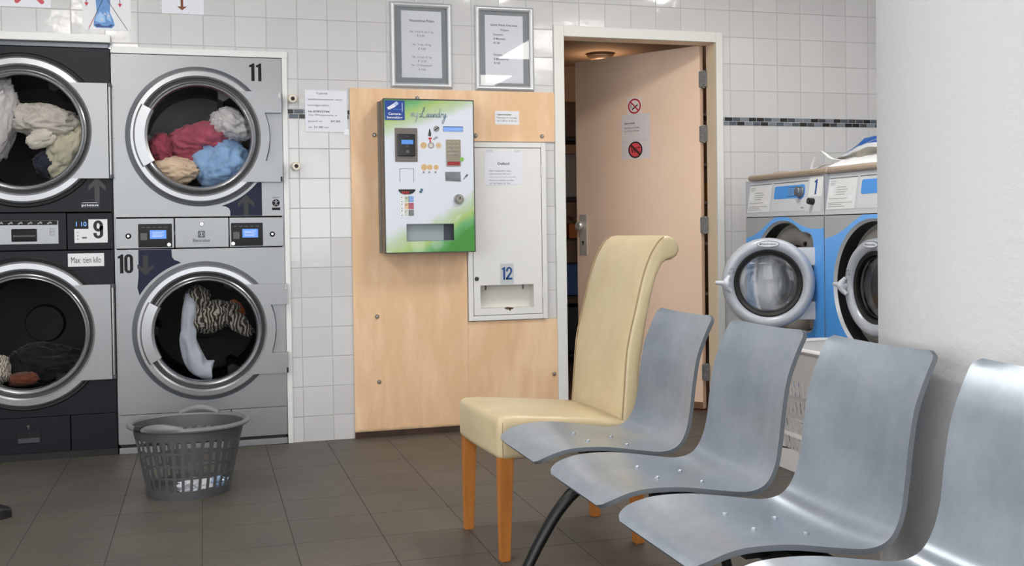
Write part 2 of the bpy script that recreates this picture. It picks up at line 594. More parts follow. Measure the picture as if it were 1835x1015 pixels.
# white lining boards around the dryer stack
wpaint = mat('white_gloss_paint', (226, 227, 228), .35)
m = MB()
m.box(-2.222, -1.400, -0.012, 0.02, 1.924, 1.955, 0, .002)
m.box(-1.4285, -1.403, -0.012, 0.02, 0.0, 1.924, 0, .002)
struct(m.build('trim_3', wpaint))
m = MB()
m.box(-3.05, -2.224, -0.045, 0.02, 1.966, 2.003, 0, .003)
struct(m.build('trim_4', wpaint))

# round plastered pillar behind the seats
m = MB()
PC = (0.060, -3.435); PR = 0.40
m.lathe([(PR, 0), (PR, 0.4), (PR, 1.0), (PR, 1.8), (PR, ZC)], (PC[0], PC[1], 0), (0, 0, 1), 128)
pl = NT('pillar_plaster')
pl.b.inputs['Base Color'].default_value = (*lin((190, 190, 191)), 1)
pl.b.inputs['Roughness'].default_value = .8
hh = pl.math('ADD', pl.math('MULTIPLY', pl.noise(38, 4, .6), 1.0), pl.math('MULTIPLY', pl.noise(9, 2), .6))
pl.l(pl.bump(hh, .55, .006), pl.b.inputs['Normal'])
struct(m.build('wall_pillar', pl.m))

# ------------------------------------------------------------------ store room behind the open door
m = MB(); m.box(-0.75, 2.6, 0.10, 3.6, -0.08, -0.001)
struct(m.build('floor_store', wood_mat('store_floor', (96, 66, 48), (122, 86, 62), (1, 6, 1), .45)))
brownwall = mat('store_wall', (150, 130, 112), .85)
m = MB(); m.box(-0.75, 2.6, 3.5, 3.6, 0, 2.5); struct(m.build('wall_store_back', brownwall))
m = MB(); m.box(-0.85, -0.75, 0.10, 3.6, 0, 2.5); struct(m.build('wall_store_left', brownwall))
m = MB(); m.box(2.5, 2.6, 0.10, 3.5, 0, 2.5); struct(m.build('wall_store_right', brownwall))
m = MB(); m.box(-0.85, 2.6, 0.10, 3.6, 2.5, 2.6); struct(m.build('ceiling_store', mat('store_ceiling', (190, 165, 140), .9)))

# ------------------------------------------------------------------ door frame and door
frame_w = mat('door_frame_paint', (224, 225, 222), .45)
beige_jamb = mat('jamb_beige', (244, 224, 196), .5)
m = MB()
m.box(0.0, 0.057, -0.014, 0.0, 0.0, 2.146, 0, .003)
m.box(0.957, 0.999, -0.014, 0.0, 0.0, 2.146, 0, .003)
m.box(0.057, 0.957, -0.014, 0.0, 2.089, 2.146, 0, .003)
m.box(0.030, 0.057, 0.0, 0.11, 0.0, 2.118, 1)
m.box(0.957, 0.970, 0.0, 0.11, 0.0, 2.118, 1)
m.box(0.030, 0.970, 0.0, 0.11, 2.089, 2.118, 1)
m.box(0.970, 1.03, 0.10, 0.13, 0.0, 2.12, 1)
struct(m.build('trim_5', [frame_w, beige_jamb]))

# door leaf: local x runs from the hinge edge to the free edge, local y into the store room
HX, HY = 0.925, 0.130
du_ = Vector((-0.568, 0.823, 0)).normalized()
# local +x = -du (left to right seen from the front), local y = away from viewer
DR = Matrix((-du_, Vector((-du_.x * 0 - (-du_).y, (-du_).x, 0)), Vector((0, 0, 1)))).transposed()
door = thing('door_1', 'open peach coloured flush door leading into the store room', 'door', (HX, HY, 0), R=DR)
door['kind'] = 'structure'
dm = NT('door_peach')
cz = dm.noise(1.6, 5, .6)
dm.l(dm.ramp(cz, [(0.3, lin((246, 214, 188))), (0.7, lin((250, 222, 198)))]), dm.b.inputs['Base Color'])
dm.b.inputs['Roughness'].default_value = .42
dm.l(dm.bump(dm.noise(120, 3), .05, .002), dm.b.inputs['Normal'])
LEAF = 0.875
m = MB(); m.box(-LEAF, 0.0, 0.0, 0.04, 0.006, 2.095, 0, .002)
m.build('leaf', dm.m, door, True)
m = MB(); m.box(-LEAF, 0.0, -0.0008, 0.0, 0.006, 0.045, 0)
m.build('scuffed_edge', mat('scuff_brown', (120, 88, 62), .7, var=.3, vscale=30), door, True)
steel = mat('brushed_steel', (168, 168, 170), .32, 1.0, var=.06, vscale=20)
chrome = mat('chrome', (205, 206, 210), .12, 1.0)
dark_gap = mat('dark_recess', (16, 16, 17), .6)
hp = MB()
hp.box(-.850, -.796, -0.008, 0.0, .892, 1.143, 0, .003)
ho = hp.build('handle_plate', mat('handle_plate_satin', (206, 202, 194), .35, .35), door, True)
hp = MB()
hp.lathe([(0, .05), (.018, .05), (.027, .042), (.028, .03), (.02, .018), (.013, .006), (.013, 0)], (-.830, -.008, 1.073), (0, -1, 0), 28)
hp.build('knob', mat('knob_satin', (214, 212, 206), .25, .5), ho, True)
hp = MB()
hp.prism(disc(-.824, .972, .007, 16), -.0095, -.008)
hp.box(-.827, -.821, -.0095, -.008, .953, .970)
hp.build('keyhole', dark_gap, ho, True)
for z in (1.90, 1.588, 1.066, 0.22):
    hp = MB()
    hp.cyl((.020, .012, z - .05), (.020, .012, z + .05), .0095, n=16)
    for q in range(1, 5):
        hp.cyl((.020, .012, z - .05 + q * .02 - .001), (.020, .012, z - .05 + q * .02 + .001), .0105, n=16)
    hp.box(-.004, .020, -.003, .004, z - .045, z + .045, 0, .001)
    hp.box(.020, .045, -.003, .004, z - .045, z + .045, 0, .001)
    hp.build('hinge', mat('hinge_steel', (150, 152, 154), .35, .7, var=.25, vscale=60), door, True)

paper = mat('paper_white', (226, 228, 234), .55)
paper_blue = mat('paper_cool', (224, 228, 237), .5)
sleeve = mat('clear_sleeve_edge', (214, 218, 226), .12, coat=.6)
ink = mat('ink_black', (28, 28, 32), .6)
ink_grey = mat('ink_grey', (96, 98, 104), .6)
red_ink = mat('ink_red', (190, 32, 52), .5)
# stickers on the door (local coordinates of the door leaf, x = -distance from hinge)
def on_door(name, label, cat):
    return thing(name, label, cat, Vector((HX, HY, 0)) + DR @ Vector((0, -.0006, 0)), R=DR)
t = on_door('no_smoking_sticker', 'small round red no smoking sticker above the notice on the open door', 'sticker')
m = MB(); cx, czz = -.440, 1.785
m.box(cx - .052, cx + .050, -.0004, 0, 1.728, 1.838, 0)
annulus(m, cx, czz, .036, .045, -.0008, 1)
m.box(-.04, .04, -.001, -.0009, -.004, .004, 1, M=Matrix.Translation((cx, 0, czz)) @ Matrix.Rotation(PI * .25, 4, 'Y'))
m.box(-.026, .022, -.0007, -.0006, -.004, .004, 2, M=Matrix.Translation((cx + .004, 0, czz - .005)) @ Matrix.Rotation(-.6, 4, 'Y'))
m.tube([(cx - .022, -.0007, czz - .01), (cx - .028, -.0007, czz + .006), (cx - .018, -.0007, czz + .014)], .0018, 6, 2)
m.build('sticker_sheet', [mat('sticker_cream', (240, 226, 220), .4), red_ink, ink], t, True)
t = on_door('door_notice', 'white opening hours sheet with a red no WC sign taped to open door', 'notice')
m = MB()
m.box(-.533, -.334, -.0005, 0, 1.469, 1.738, 0)
m.text('Openingstijden', -.513, -.0009, 1.680, .011, 1, True, width=.075)
m.text('Maandag t/m Zondag', -.513, -.0009, 1.653, .010, 1, width=.105)
m.text('van 7.30 tot 21.00 uur', -.513, -.0009, 1.634, .010, 1, width=.105)
cx, czz = -.437, 1.524
m.prism(disc(cx, czz, .047, 40), -.0009, -.0005, 2)
annulus(m, cx, czz, .041, .050, -.0012, 1)
m.text('WC', cx, -.0012, czz - .018, .036, 3, True, 'C', width=.066, rot=0)
m.box(-.044, .044, -.0016, -.0014, -.006, .006, 3, M=Matrix.Translation((cx, 0, czz)) @ Matrix.Rotation(PI * .24, 4, 'Y'))
m.box(-.525, -.342, -.0008, -.0005, 1.577, 1.580, 4)
m.build('notice_sheet', [mat('paper_pinkish', (232, 222, 222), .35, coat=.3), ink, mat('sign_red', (226, 84, 92), .4), mat('sign_brown', (66, 36, 24), .5), sleeve], t, True)

# ------------------------------------------------------------------ things inside the store room
def shelf_unit(name, label, x0, x1, y0, y1, zs, h, mt, post=.03):
    t = thing(name, label, 'shelf', ((x0 + x1) / 2, (y0 + y1) / 2, 0))
    for z in zs:
        m = MB(); m.box(x0, x1, y0, y1, z - .02, z, 0, .002); m.build('shelf_board', mt, t)
    for x in (x0, x1 - post):
        for y in (y0, y1 - post):
            m = MB(); m.box(x, x + post, y, y + post, 0, h); m.build('upright', mt, t)
    return t
dkwood = mat('dark_shelf_wood', (52, 38, 30), .6)
shelf_unit('storage_shelf', 'dark wooden storage shelf seen through gap left of the open door', .70, 1.55, 2.55, 2.95, (.06, .52, .98, 1.30, 1.78), 2.2, dkwood)
def crate(name, label, cat, x0, x1, y0, y1, z0, z1, rgb, rough=.6):
    m = MB(); m.box(x0, x1, y0, y1, z0, z1, 0, min(x1 - x0, z1 - z0) * .08)
    dx = (x1 - x0) * .12
    m.box(x0 - .004, x1 + .004, y0 - .004, y1 + .004, z1 - (z1 - z0) * .2, z1 - (z1 - z0) * .12, 0)
    o = m.build(name, mat('store_' + name + str(rgb[0]) + str(rgb[2]), rgb, rough, var=.15)); reorigin(o, ((x0 + x1) / 2, (y0 + y1) / 2, z0))
    return tag(o, label, cat)
crate('cardboard_box', 'brown cardboard box on the top shelf of the store room', 'box', .86, 1.25, 2.58, 2.9, 1.78, 2.08, (120, 84, 54))
crate('linen_stack', 'pale folded linen stack on shelf in the store room', 'linen', .78, 1.30, 2.58, 2.92, 1.30, 1.66, (168, 158, 148))
crate('orange_crate', 'orange plastic crate on shelf seen left of the open door', 'crate', .98, 1.34, 2.58, 2.9, .98, 1.10, (190, 100, 36))
m = MB(); m.lathe([(0, 0), (.05, 0), (.10, .05), (.105, .055), (.098, .055), (.05, .008), (0, .008)], (1.12, 2.70, 1.30 - .32 + .12), (0, 0, 1), 28)
o = m.build('white_bowl', mat('store_white', (210, 205, 198), .3)); reorigin(o, (1.12, 2.70, 1.10)); tag(o, 'small white bowl standing on the orange crate in the store room', 'bowl')
crate('blue_bag', 'blue bag on low shelf seen left of the open door', 'bag', .92, 1.30, 2.58, 2.9, .52, .78, (56, 84, 140))
crate('dark_bin', 'dark plastic bin on bottom shelf in the store room', 'bin', .80, 1.35, 2.58, 2.9, .06, .44, (34, 30, 30))
shelf_unit('bottle_rack', 'wooden rack seen through the hinge gap of the open door', 1.40, 2.0, 1.30, 1.62, (.10, .60, .95, 1.235, 1.50, 1.85), 2.15, mat('rack_wood', (84, 58, 42), .6), .025)
def bottle(name, label, x, y, z, r, h, rgb):
    m = MB()
    m.lathe([(0, 0), (r, 0), (r, h * .62), (r * .8, h * .72), (r * .4, h * .78), (r * .4, h * .86)], (x, y, z), (0, 0, 1), 20, 0)
    m.lathe([(r * .45, h * .86), (r * .45, h), (0, h)], (x, y, z), (0, 0, 1), 20, 1)
    o = m.build(name, [mat('bottle' + str(rgb), rgb, .3), mat('bottle_cap_grey', (200, 200, 200), .4)]); reorigin(o, (x, y, z))
    tag(o, label, 'bottle')
bottle('detergent_bottle', 'yellow detergent bottle seen through the door hinge gap', 1.66, 1.42, 1.235, .06, .20, (246, 196, 20))
bottle('bleach_bottle', 'white bottle above the yellow one seen through the hinge gap', 1.67, 1.42, 1.50, .05, .14, (232, 228, 222))
bottle('cleaner_bottle', 'brown bottle on the upper board of the hinge gap rack', 1.67, 1.42, 1.85, .05, .22, (110, 62, 40))

def ceiling_dome():
    t = thing('ceiling_lamp', 'small round lamp on the brown store room ceiling', 'lamp', (1.353, 2.80, 2.5))
    m = MB(); m.lathe([(0.11, 0), (.11, -.02), (.09, -.025)], (1.353, 2.80, 2.5), (0, 0, 1), 32); m.build('lamp_base', mat('lamp_brass', (120, 96, 76), .4), t)
    m = MB(); m.lathe([(.09, -.022), (.085, -.045), (.055, -.065), (0, -.072)], (1.353, 2.80, 2.5), (0, 0, 1), 32)
    m.build('lamp_shade', emit('store_lamp_glow', (255, 196, 150), 0.12, (150, 120, 100)), t)
ceiling_dome()
ld = bpy.data.lights.new('store_lamp_light', 'POINT'); ld.energy = BACKROOM_W; ld.color = (1.0, .66, .42); ld.shadow_soft_size = .07
lo = bpy.data.objects.new('store_lamp_light', ld); lo.location = (1.353, 2.80, 2.36); C.objects.link(lo)

# ------------------------------------------------------------------ fluorescent ceiling fixtures
def fixture(x, y, w, l, glow, label):
    t = thing('ceiling_light', label, 'ceiling light', (x, y, ZC), group='opal ceiling lights')
    m = MB()
    for (a, b, c, d) in ((x - w / 2 - .02, x - w / 2, y - l / 2 - .02, y + l / 2 + .02), (x + w / 2, x + w / 2 + .02, y - l / 2 - .02, y + l / 2 + .02), (x - w / 2, x + w / 2, y - l / 2 - .02, y - l / 2), (x - w / 2, x + w / 2, y + l / 2, y + l / 2 + .02)):
        m.box(a, b, c, d, ZC - .05, ZC, 0, .003)
    m.build('housing', wpaint, t)
    m = MB(); m.box(x - w / 2, x + w / 2, y - l / 2, y + l / 2, ZC - .044, ZC - .03)
    m.build('diffuser', glow, t)
glow_a = emit('opal_diffuser', (255, 250, 242), PANEL_STRENGTH, (240, 240, 240))
glow_b = emit('opal_diffuser_dim', (255, 250, 242), PANEL_STRENGTH_WALL, (240, 240, 240))
fixture(-2.5, -1.40, .24, .55, glow_b, 'slim opal ceiling light above the dryers, nearest the back wall')
fixture(0.05, -1.50, .30, .60, glow_b, 'opal ceiling light in front of the open store room door')
fixture(1.25, -1.45, .16, .4, glow_b, 'slim opal ceiling light above the washing machines')
for x, w_ in ((-2.6, 'left'), (1.15, 'right')):
    for y, v_ in ((-3.65, 'over the middle of the room'), (-6.2, 'behind the seats')):
        fixture(x, y, .46, 1.5, glow_a, 'wide opal ceiling light in the ' + w_ + ' row, ' + v_)

# ------------------------------------------------------------------ notices on the tiled wall
brown_ink = mat('ink_brown', (120, 62, 20), .5)
def wall_sheet(name, label, cat, x0, x1, z0, z1, y=-.002):
    return thing(name, label, cat, ((x0 + x1) / 2, y, z0))
# poster with the red cross
t = wall_sheet('warning_poster', 'pale poster with thick red cross on tiles above the dark dryer', 'poster', -2.74, -2.485, 2.126, 2.40)
m = MB(); m.box(-2.74, -2.485, -.0015, -.0003, 2.126, 2.40, 0)
for s_ in (-1, 1):
    M = Matrix.Translation((-2.578, 0, 2.205)) @ Matrix.Rotation(s_ * .80, 4, 'Y')
    m.prism(rrect(-.010, .010, -.085, .085, .0095), -.0024, -.0016, 1 if s_ > 0 else 2, M=M)
m.build('poster_sheet', [paper_blue, mat('poster_red', (196, 72, 84), .5), mat('poster_red_b', (204, 70, 92), .5)], t)
# poster with the struck-out blue detergent bag
t = wall_sheet('bag_poster', 'white poster of a struck-out blue bag on tiles between the dryers', 'poster', -2.348, -2.132, 2.032, 2.36)
m = MB()
m.prism([(-2.335, 2.032), (-2.14, 2.032), (-2.132, 2.045), (-2.132, 2.36), (-2.348, 2.36), (-2.348, 2.046)], -.0016, -.0003, 0)
m.prism([(-2.300, 2.052), (-2.288, 2.042), (-2.218, 2.042), (-2.205, 2.056), (-2.212, 2.085), (-2.226, 2.115), (-2.224, 2.165), (-2.224, 2.27), (-2.285, 2.27), (-2.288, 2.165), (-2.284, 2.112), (-2.297, 2.078)], -.0022, -.0017, 1)
m.prism([(-2.296, 2.056), (-2.286, 2.046), (-2.222, 2.046), (-2.210, 2.058), (-2.225, 2.060), (-2.236, 2.052), (-2.262, 2.052), (-2.275, 2.062)], -.0026, -.0022, 2)
m.prism([(-2.292, 2.075), (-2.268, 2.066), (-2.246, 2.070), (-2.250, 2.10), (-2.270, 2.118), (-2.284, 2.10)], -.0026, -.0022, 3)
m.prism([(-2.240, 2.085), (-2.220, 2.072), (-2.226, 2.105), (-2.238, 2.125)], -.0026, -.0022, 3)
for (cx, czz) in ((-2.262, 2.082), (-2.248, 2.108), (-2.232, 2.10)):
    for q in range(4):
        a = q * PI / 4
        m.box(-.006, .006, -.0031, -.0027, -.001, .001, 4, M=Matrix.Translation((cx, 0, czz)) @ Matrix.Rotation(a, 4, 'Y'))
def bar(m, xa, za, xb, zb, w, y0, y1, mi):
    a = Vector((xa, za)); b = Vector((xb, zb)); d = (b - a).normalized(); n_ = Vector((-d.y, d.x)) * w / 2
    m.prism([tuple(a + n_), tuple(b + n_), tuple(b - n_), tuple(a - n_)], y0, y1, mi)
bar(m, -2.322, 2.036, -2.216, 2.26, .0022, -.0038, -.0034, 5)
bar(m, -2.148, 2.036, -2.290, 2.26, .0022, -.0038, -.0034, 5)
bar(m, -2.322, 2.036, -2.298, 2.087, .0026, -.0040, -.0036, 6)
for x in (-2.329, -2.180):
    bar(m, x, 2.155, x, 2.28, .0028, -.0026, -.0018, 5)
    m.prism([(x - .009, 2.160), (x, 2.142), (x + .009, 2.160)], -.0028, -.0018, 6)
m.build('poster_sheet', [paper, mat('bag_blue', (92, 142, 204), .5, var=.25, vscale=40), mat('bag_navy', (28, 62, 122), .5), mat('bag_light', (150, 190, 232), .5, var=.15, vscale=60), paper, ink, red_ink], t)
# sheet with the brown arrow
t = wall_sheet('arrow_sheet', 'pale blue sheet with small brown down arrow above the silver dryer', 'notice', -1.99, -1.795, 2.124, 2.36)
m = MB(); m.box(-1.99, -1.795, -.0015, -.0003, 2.124, 2.36, 0)
m.prism([(-1.903, 2.30), (-1.903, 2.160), (-1.920, 2.160), (-1.897, 2.142), (-1.874, 2.160), (-1.891, 2.160), (-1.891, 2.30)], -.0022, -.0016, 1)
for x, z in ((-1.994, 2.15), (-1.994, 2.17), (-1.90, 2.126), (-1.865, 2.128)):
    m.box(x - .004, x + .003, -.0018, -.0012, z - .008, z + .007, 2)
m.build('notice_sheet', [paper_blue, brown_ink, sleeve], t)

# emergency telephone notice in a clear sleeve
t = wall_sheet('phone_notice', 'white emergency telephone notice taped over dark tile strip beside plywood', 'notice', -1.318, -1.105, 1.560, 1.770)
m = MB()
m.box(-1.317, -1.106, -.0040, -.0028, 1.560, 1.770, 0)
X0 = -1.303
for txt, z, b, w, al in (('Tijdelijk', 1.7495, False, .060, -1.262), ('telefoonnummer voor', 1.7195, False, .174, X0), ('noodgevallen.', 1.690, False, .110, X0),
                         ('06-87833744', 1.658, True, .108, X0), ('De Wasserette is', 1.641, False, .140, X0 + .005),
                         ('geopend van', 1.610, False, .070, X0), ('07.30', 1.610, True, .046, X0 + .113), ('tot', 1.580, False, .018, X0), ('21.00', 1.580, True, .045, X0 + .028), ('uur.', 1.580, False, .030, X0 + .078)):
    m.text(txt, al, -.0044, z, .0095, 1, b, width=w)
m.box(-1.125, -1.098, -.0043, -.0030, 1.545, 1.575, 2)
m.box(-1.110, -1.098, -.0043, -.0030, 1.70, 1.722, 2)
m.build('notice_sheet', [paper_blue, ink, sleeve], t)

# two white pipe stubs
def pipe_stub(x, z, label):
    t = thing('pipe_stub', label, 'pipe', (x, 0, z), group='white pipe stubs beside the silver dryer')
    m = MB()
    m.lathe([(.0, 0.0), (.020, 0.0), (.020, .024), (.0218, .026), (.0218, .050), (.019, .055), (.0100, .0555), (.0090, .050), (.0090, .028), (0, .028)], (x, 0, z), (0.10, -1, -.06), 28, 0, mis=[0, 0, 0, 0, 0, 0, 1, 1, 1])
    m.build('stub_body', [mat('stub_ivory', (224, 216, 200), .35), mat('stub_bore', (128, 120, 110), .6)], t)
pipe_stub(-1.386, 1.722, 'small ivory pipe stub on tiles just above the dark strip')
pipe_stub(-1.374, 1.388, 'small ivory pipe stub on tiles below the telephone notice')

# ------------------------------------------------------------------ plywood backing board
ply = wood_mat('birch_plywood', (226, 188, 148), (241, 209, 173), (2.0, 1, .55), .48, 3.2, (0.035, .02, (72, 46, 30)), .28)
t = thing('plywood_board', 'birch plywood board on tiled wall behind the green payment machine', 'board', (-.55, 0, 0))
m = MB()
YB = -.012
m.prism([(-1.093, .004), (-.4955, .004), (-.4955, 1.785), (-1.093, 1.785)], YB, -.0005, 0)
m.prism([(-.4955, 1.522), (-.001, 1.522), (-.001, 1.785), (-.4955, 1.785)], YB, -.0005, 0)
m.prism([(-.4945, .004), (-.001, .004), (-.001, .574), (-.4945, .574)], YB + .0006, -.0005, 0)
m.build('panel', ply, t)
for i, (x, z) in enumerate(((-.972, 1.547), (-.973, .619), (-.967, .284), (-.747, 1.739), (-.439, 1.550), (-.074, 1.551), (-.023, .276))):
    m = MB(); m.lathe([(0, .012), (.005, .0115), (.009, .008), (.0115, .002), (.0115, 0)], (x, YB, z), (0, -1, 0), 20)
    m.build('bolt', steel, t)
m = MB(); m.box(-1.094, -.001, -.014, -.0125, 0.0, .032)
struct(m.build('baseboard_back', mat('dirty_brown_base', (58, 38, 28), .7, var=.35, vscale=25)))

# ------------------------------------------------------------------ payment machine
BY = -.150
t = thing('payment_machine', 'white and green laundry payment box hung on the plywood board', 'payment machine', (-.715, -.012, .945))
bx0, bx1, bz0, bz1 = -.946, -.484, .945, 1.716
m = MB(); m.box(bx0, bx1, BY + .036, YB - .02, bz0, bz1, 0); m.box(bx0 - .010, bx1, YB - .024, YB, bz0, bz1, 0, .002)
for (a, b, c, d) in ((bx0, bx0 + .004, bz0, bz1), (bx1 - .004, bx1, bz0, bz1), (bx0, bx1, bz0, bz0 + .004), (bx0, bx1, bz1 - .004, bz1)):
    m.box(a, b, BY + .006, BY + .036, c, d)
m.build('case', mat('case_grey', (128, 120, 112), .4, .4), t)
art = NT('laundry_artwork')
ax_, ay_, az_ = art.xyz()
U_ = art.math('DIVIDE', art.math('SUBTRACT', ax_, bx0 + .715), bx1 - bx0)   # object space is relative to the machine base
V_ = art.math('DIVIDE', az_, bz1 - bz0)
nz = art.noise(5.5, 3, .5)
# lower sweep of green: rises to the right
edge = art.math('ADD', art.math('MULTIPLY', art.math('MULTIPLY', U_, U_), .30), .16)
lo_ = art.math('DIVIDE', art.math('SUBTRACT', edge, V_), .30)
lo_ = art.math('ADD', lo_, art.math('MULTIPLY', art.math('SUBTRACT', nz, .5), .9))
hi_ = art.math('DIVIDE', art.math('SUBTRACT', V_, art.math('ADD', .74, art.math('MULTIPLY', U_, .20))), .22)
hi_ = art.math('ADD', hi_, art.math('MULTIPLY', art.math('SUBTRACT', nz, .5), .5))
lf_ = art.math('DIVIDE', art.math('SUBTRACT', .14, U_), .35)
f_ = art.math('MAXIMUM', lo_, hi_)
greens = art.ramp(f_, [(0.0, lin((216, 222, 234))), (0.25, lin((186, 206, 178))), (0.52, lin((168, 196, 118))), (0.75, lin((112, 176, 120))), (1.0, lin((72, 146, 66)))])
vor = art.n('ShaderNodeTexVoronoi', feature='F1'); art.l(art.pos(), vor.inputs['Vector']); vor.inputs['Scale'].default_value = 9.0
blob = art.n('ShaderNodeMapRange'); art.l(vor.outputs['Distance'], blob.inputs[0]); blob.inputs[1].default_value = .42; blob.inputs[2].default_value = .30; blob.inputs[4].default_value = .28
fb = art.math('MULTIPLY', blob.outputs[0], art.math('GREATER_THAN', lo_, .4))
art.l(art.mix(fb, greens, lin((222, 232, 222))), art.b.inputs['Base Color'])
art.b.inputs['Roughness'].default_value = .28
m = MB()
# front panel with rectangular delivery tray opening
tx0, tx1, tz0, tz1 = -.838, -.596, 1.004, 1.089
for (a, b, c, d) in ((bx0, tx0, bz0, bz1), (tx1, bx1, bz0, bz1), (tx0, tx1, bz0, tz0), (tx0, tx1, tz1, bz1)):
    m.prism([(a, c), (b, c), (b, d), (a, d)], BY, BY + .005, 0)
m.build('front_panel', art.m, t)
edge_m = mat('edge_dark_grey', (66, 66, 68), .4)
m = MB()
for (a, b, c, d) in ((bx0 - .002, bx0 + .003, bz0, bz1), (bx1 - .003, bx1 + .002, bz0, bz1), (bx0, bx1, bz0 - .002, bz0 + .003), (bx0, bx1, bz1 - .004, bz1 + .002)):
    m.box(a, b, BY - .001, BY + .012, c, d)
m.build('panel_edge', edge_m, t)
m = MB()
m.box(tx0 + .001, tx1 - .001, BY + .028, BY + .032, tz0, tz1, 0)
m.prism([(tx0 - .001, tz0 - .001), (tx1 + .001, tz0 - .001), (tx1 + .001, tz0 + .001), (tx0 - .001, tz0 + .001)], BY + .0, BY + .030, 0)
m.prism([(tx0 - .001, tz1 - .001), (tx1 + .001, tz1 - .001), (tx1 + .001, tz1 + .001), (tx0 - .001, tz1 + .001)], BY + .0, BY + .030, 0)
m.box(tx0 - .001, tx0 + .001, BY, BY + .030, tz0, tz1, 0)
m.box(tx1 - .001, tx1 + .001, BY, BY + .030, tz0, tz1, 1)
m.box(tx1 - .045, tx1, BY + .022, BY + .0275, tz0 + .001, tz1, 1)
m.build('delivery_tray', [mat('tray_steel', (150, 160, 166), .35, .1), mat('tray_dark', (52, 58, 70), .5)], t)
# camera warning sticker
m = MB()
m.box(-.939, -.839, BY - .0016, BY - .0004, 1.610, 1.708, 0)
m.prism([(-.928, 1.672), (-.893, 1.693), (-.880, 1.704), (-.868, 1.692), (-.890, 1.674), (-.915, 1.662), (-.924, 1.664)], BY - .0022, BY - .0016, 1)
m.prism([(-.893, 1.688), (-.880, 1.703), (-.868, 1.692), (-.886, 1.677)], BY - .0026, BY - .0022, 2)
m.box(-.853, -.849, BY - .0022, BY - .0016, 1.652, 1.696, 2)
m.box(-.898, -.856, BY - .0022, BY - .0016, 1.662, 1.665, 3)
m.text('Camera-', -.889, BY - .0022, 1.636, .012, 1, True, 'C', width=.066)
m.text('bewaking', -.889, BY - .0022, 1.618, .012, 1, True, 'C', width=.078)
m.build('camera_sticker', [mat('sticker_blue', (14, 62, 148), .3), mat('sticker_white', (226, 232, 242), .35), mat('sticker_pale', (170, 190, 222), .35), mat('sticker_mid', (70, 130, 200), .35)], t)
# script title drawn as pen strokes
m = MB()
def stroke(pts, ox, oz, s, w, mi):
    P = catmull([(ox + p[0] * s + p[1] * s * .10, BY - .0022, oz + p[1] * s) for p in pts], 6)
    m.tube(P, w, 6, mi, flat=1.0)
S_ = .0295
stroke([(0, .55), (.12, .72), (.16, .1), (.18, .0), (.3, .65), (.42, .68), (.42, .02), (.52, .55), (.66, .68), (.68, .2), (.8, .05), (.92, .3)], -.812, 1.628, S_, .0011, 0)
stroke([(.95, .7), (.98, .2), (1.14, .05), (1.28, .68), (1.28, .65), (1.22, -.5), (1.06, -.85), (.95, -.6), (1.2, -.1), (1.5, .25)], -.812, 1.628, S_, .0011, 0)
stroke([(1.55, .55), (1.95, .62), (2.4, 1.35), (2.38, 1.72), (2.18, 1.5), (2.1, .6), (1.95, .05), (1.7, .0), (1.78, .25), (2.2, .1), (2.65, .0), (2.85, .25)], -.812, 1.626, S_, .0013, 1)
stroke([(3.2, .6), (2.95, .6), (2.85, .2), (3.0, .02), (3.2, .5), (3.22, .05), (3.4, .2), (3.5, .65), (3.46, .15), (3.62, .02), (3.8, .62), (3.8, .08), (3.98, .1), (4.05, .6), (4.08, .02), (4.25, .6), (4.4, .55), (4.42, .05), (4.6, .2)], -.812, 1.626, S_, .0012, 1)
stroke([(5.0, .6), (4.72, .6), (4.65, .15), (4.82, .02), (5.05, .5), (5.12, 1.5), (5.08, .2), (5.22, .05), (5.36, .3), (5.4, .68), (5.52, .5), (5.66, .62), (5.74, .6), (5.74, .1), (5.92, .05), (6.1, .65), (6.05, -.3), (5.85, -1.0), (5.62, -.85), (5.78, -.35), (6.25, .2), (6.42, .22)], -.812, 1.626, S_, .0012, 1)
m.build('lettering', [mat('script_pale', (164, 178, 196), .35), mat('script_slate', (84, 112, 140), .35)], t)
# card reader
m = MB(); m.box(-.891, -.777, BY - .006, BY, 1.403, 1.571, 0, .003)
rd = m.build('card_reader', mat('reader_plate', (112, 106, 102), .4, .5), t)
m = MB(); m.box(-.879, -.791, BY - .020, BY - .006, 1.430, 1.540, 0, .004)
m.prism(disc(-.831, 1.452, .009), BY - .0208, BY - .020, 1)
for z in (1.529, 1.484, 1.476):
    m.box(-.840, -.824, BY - .0206, BY - .020, z - .0015, z + .0015, 1)
m.build('reader_body', [mat('reader_black', (22, 22, 25), .25), mat('reader_grey', (84, 84, 88), .4)], rd)
m = MB(); m.box(-.861, -.802, BY - .0215, BY - .0200, 1.489, 1.510)
m.build('reader_screen', emit('screen_blue', (100, 170, 255), .62, (40, 70, 120)), rd)
# lcd strip
m = MB(); m.box(-.643, -.540, BY - .001, BY + .001, 1.556, 1.583, 1); m.box(-.641, -.542, BY - .0016, BY - .001, 1.557, 1.578, 0)
m.build('display', [emit('lcd_pale_blue', (150, 188, 255), .66, (60, 80, 120)), mat('lcd_frame', (58, 96, 160), .4)], t)
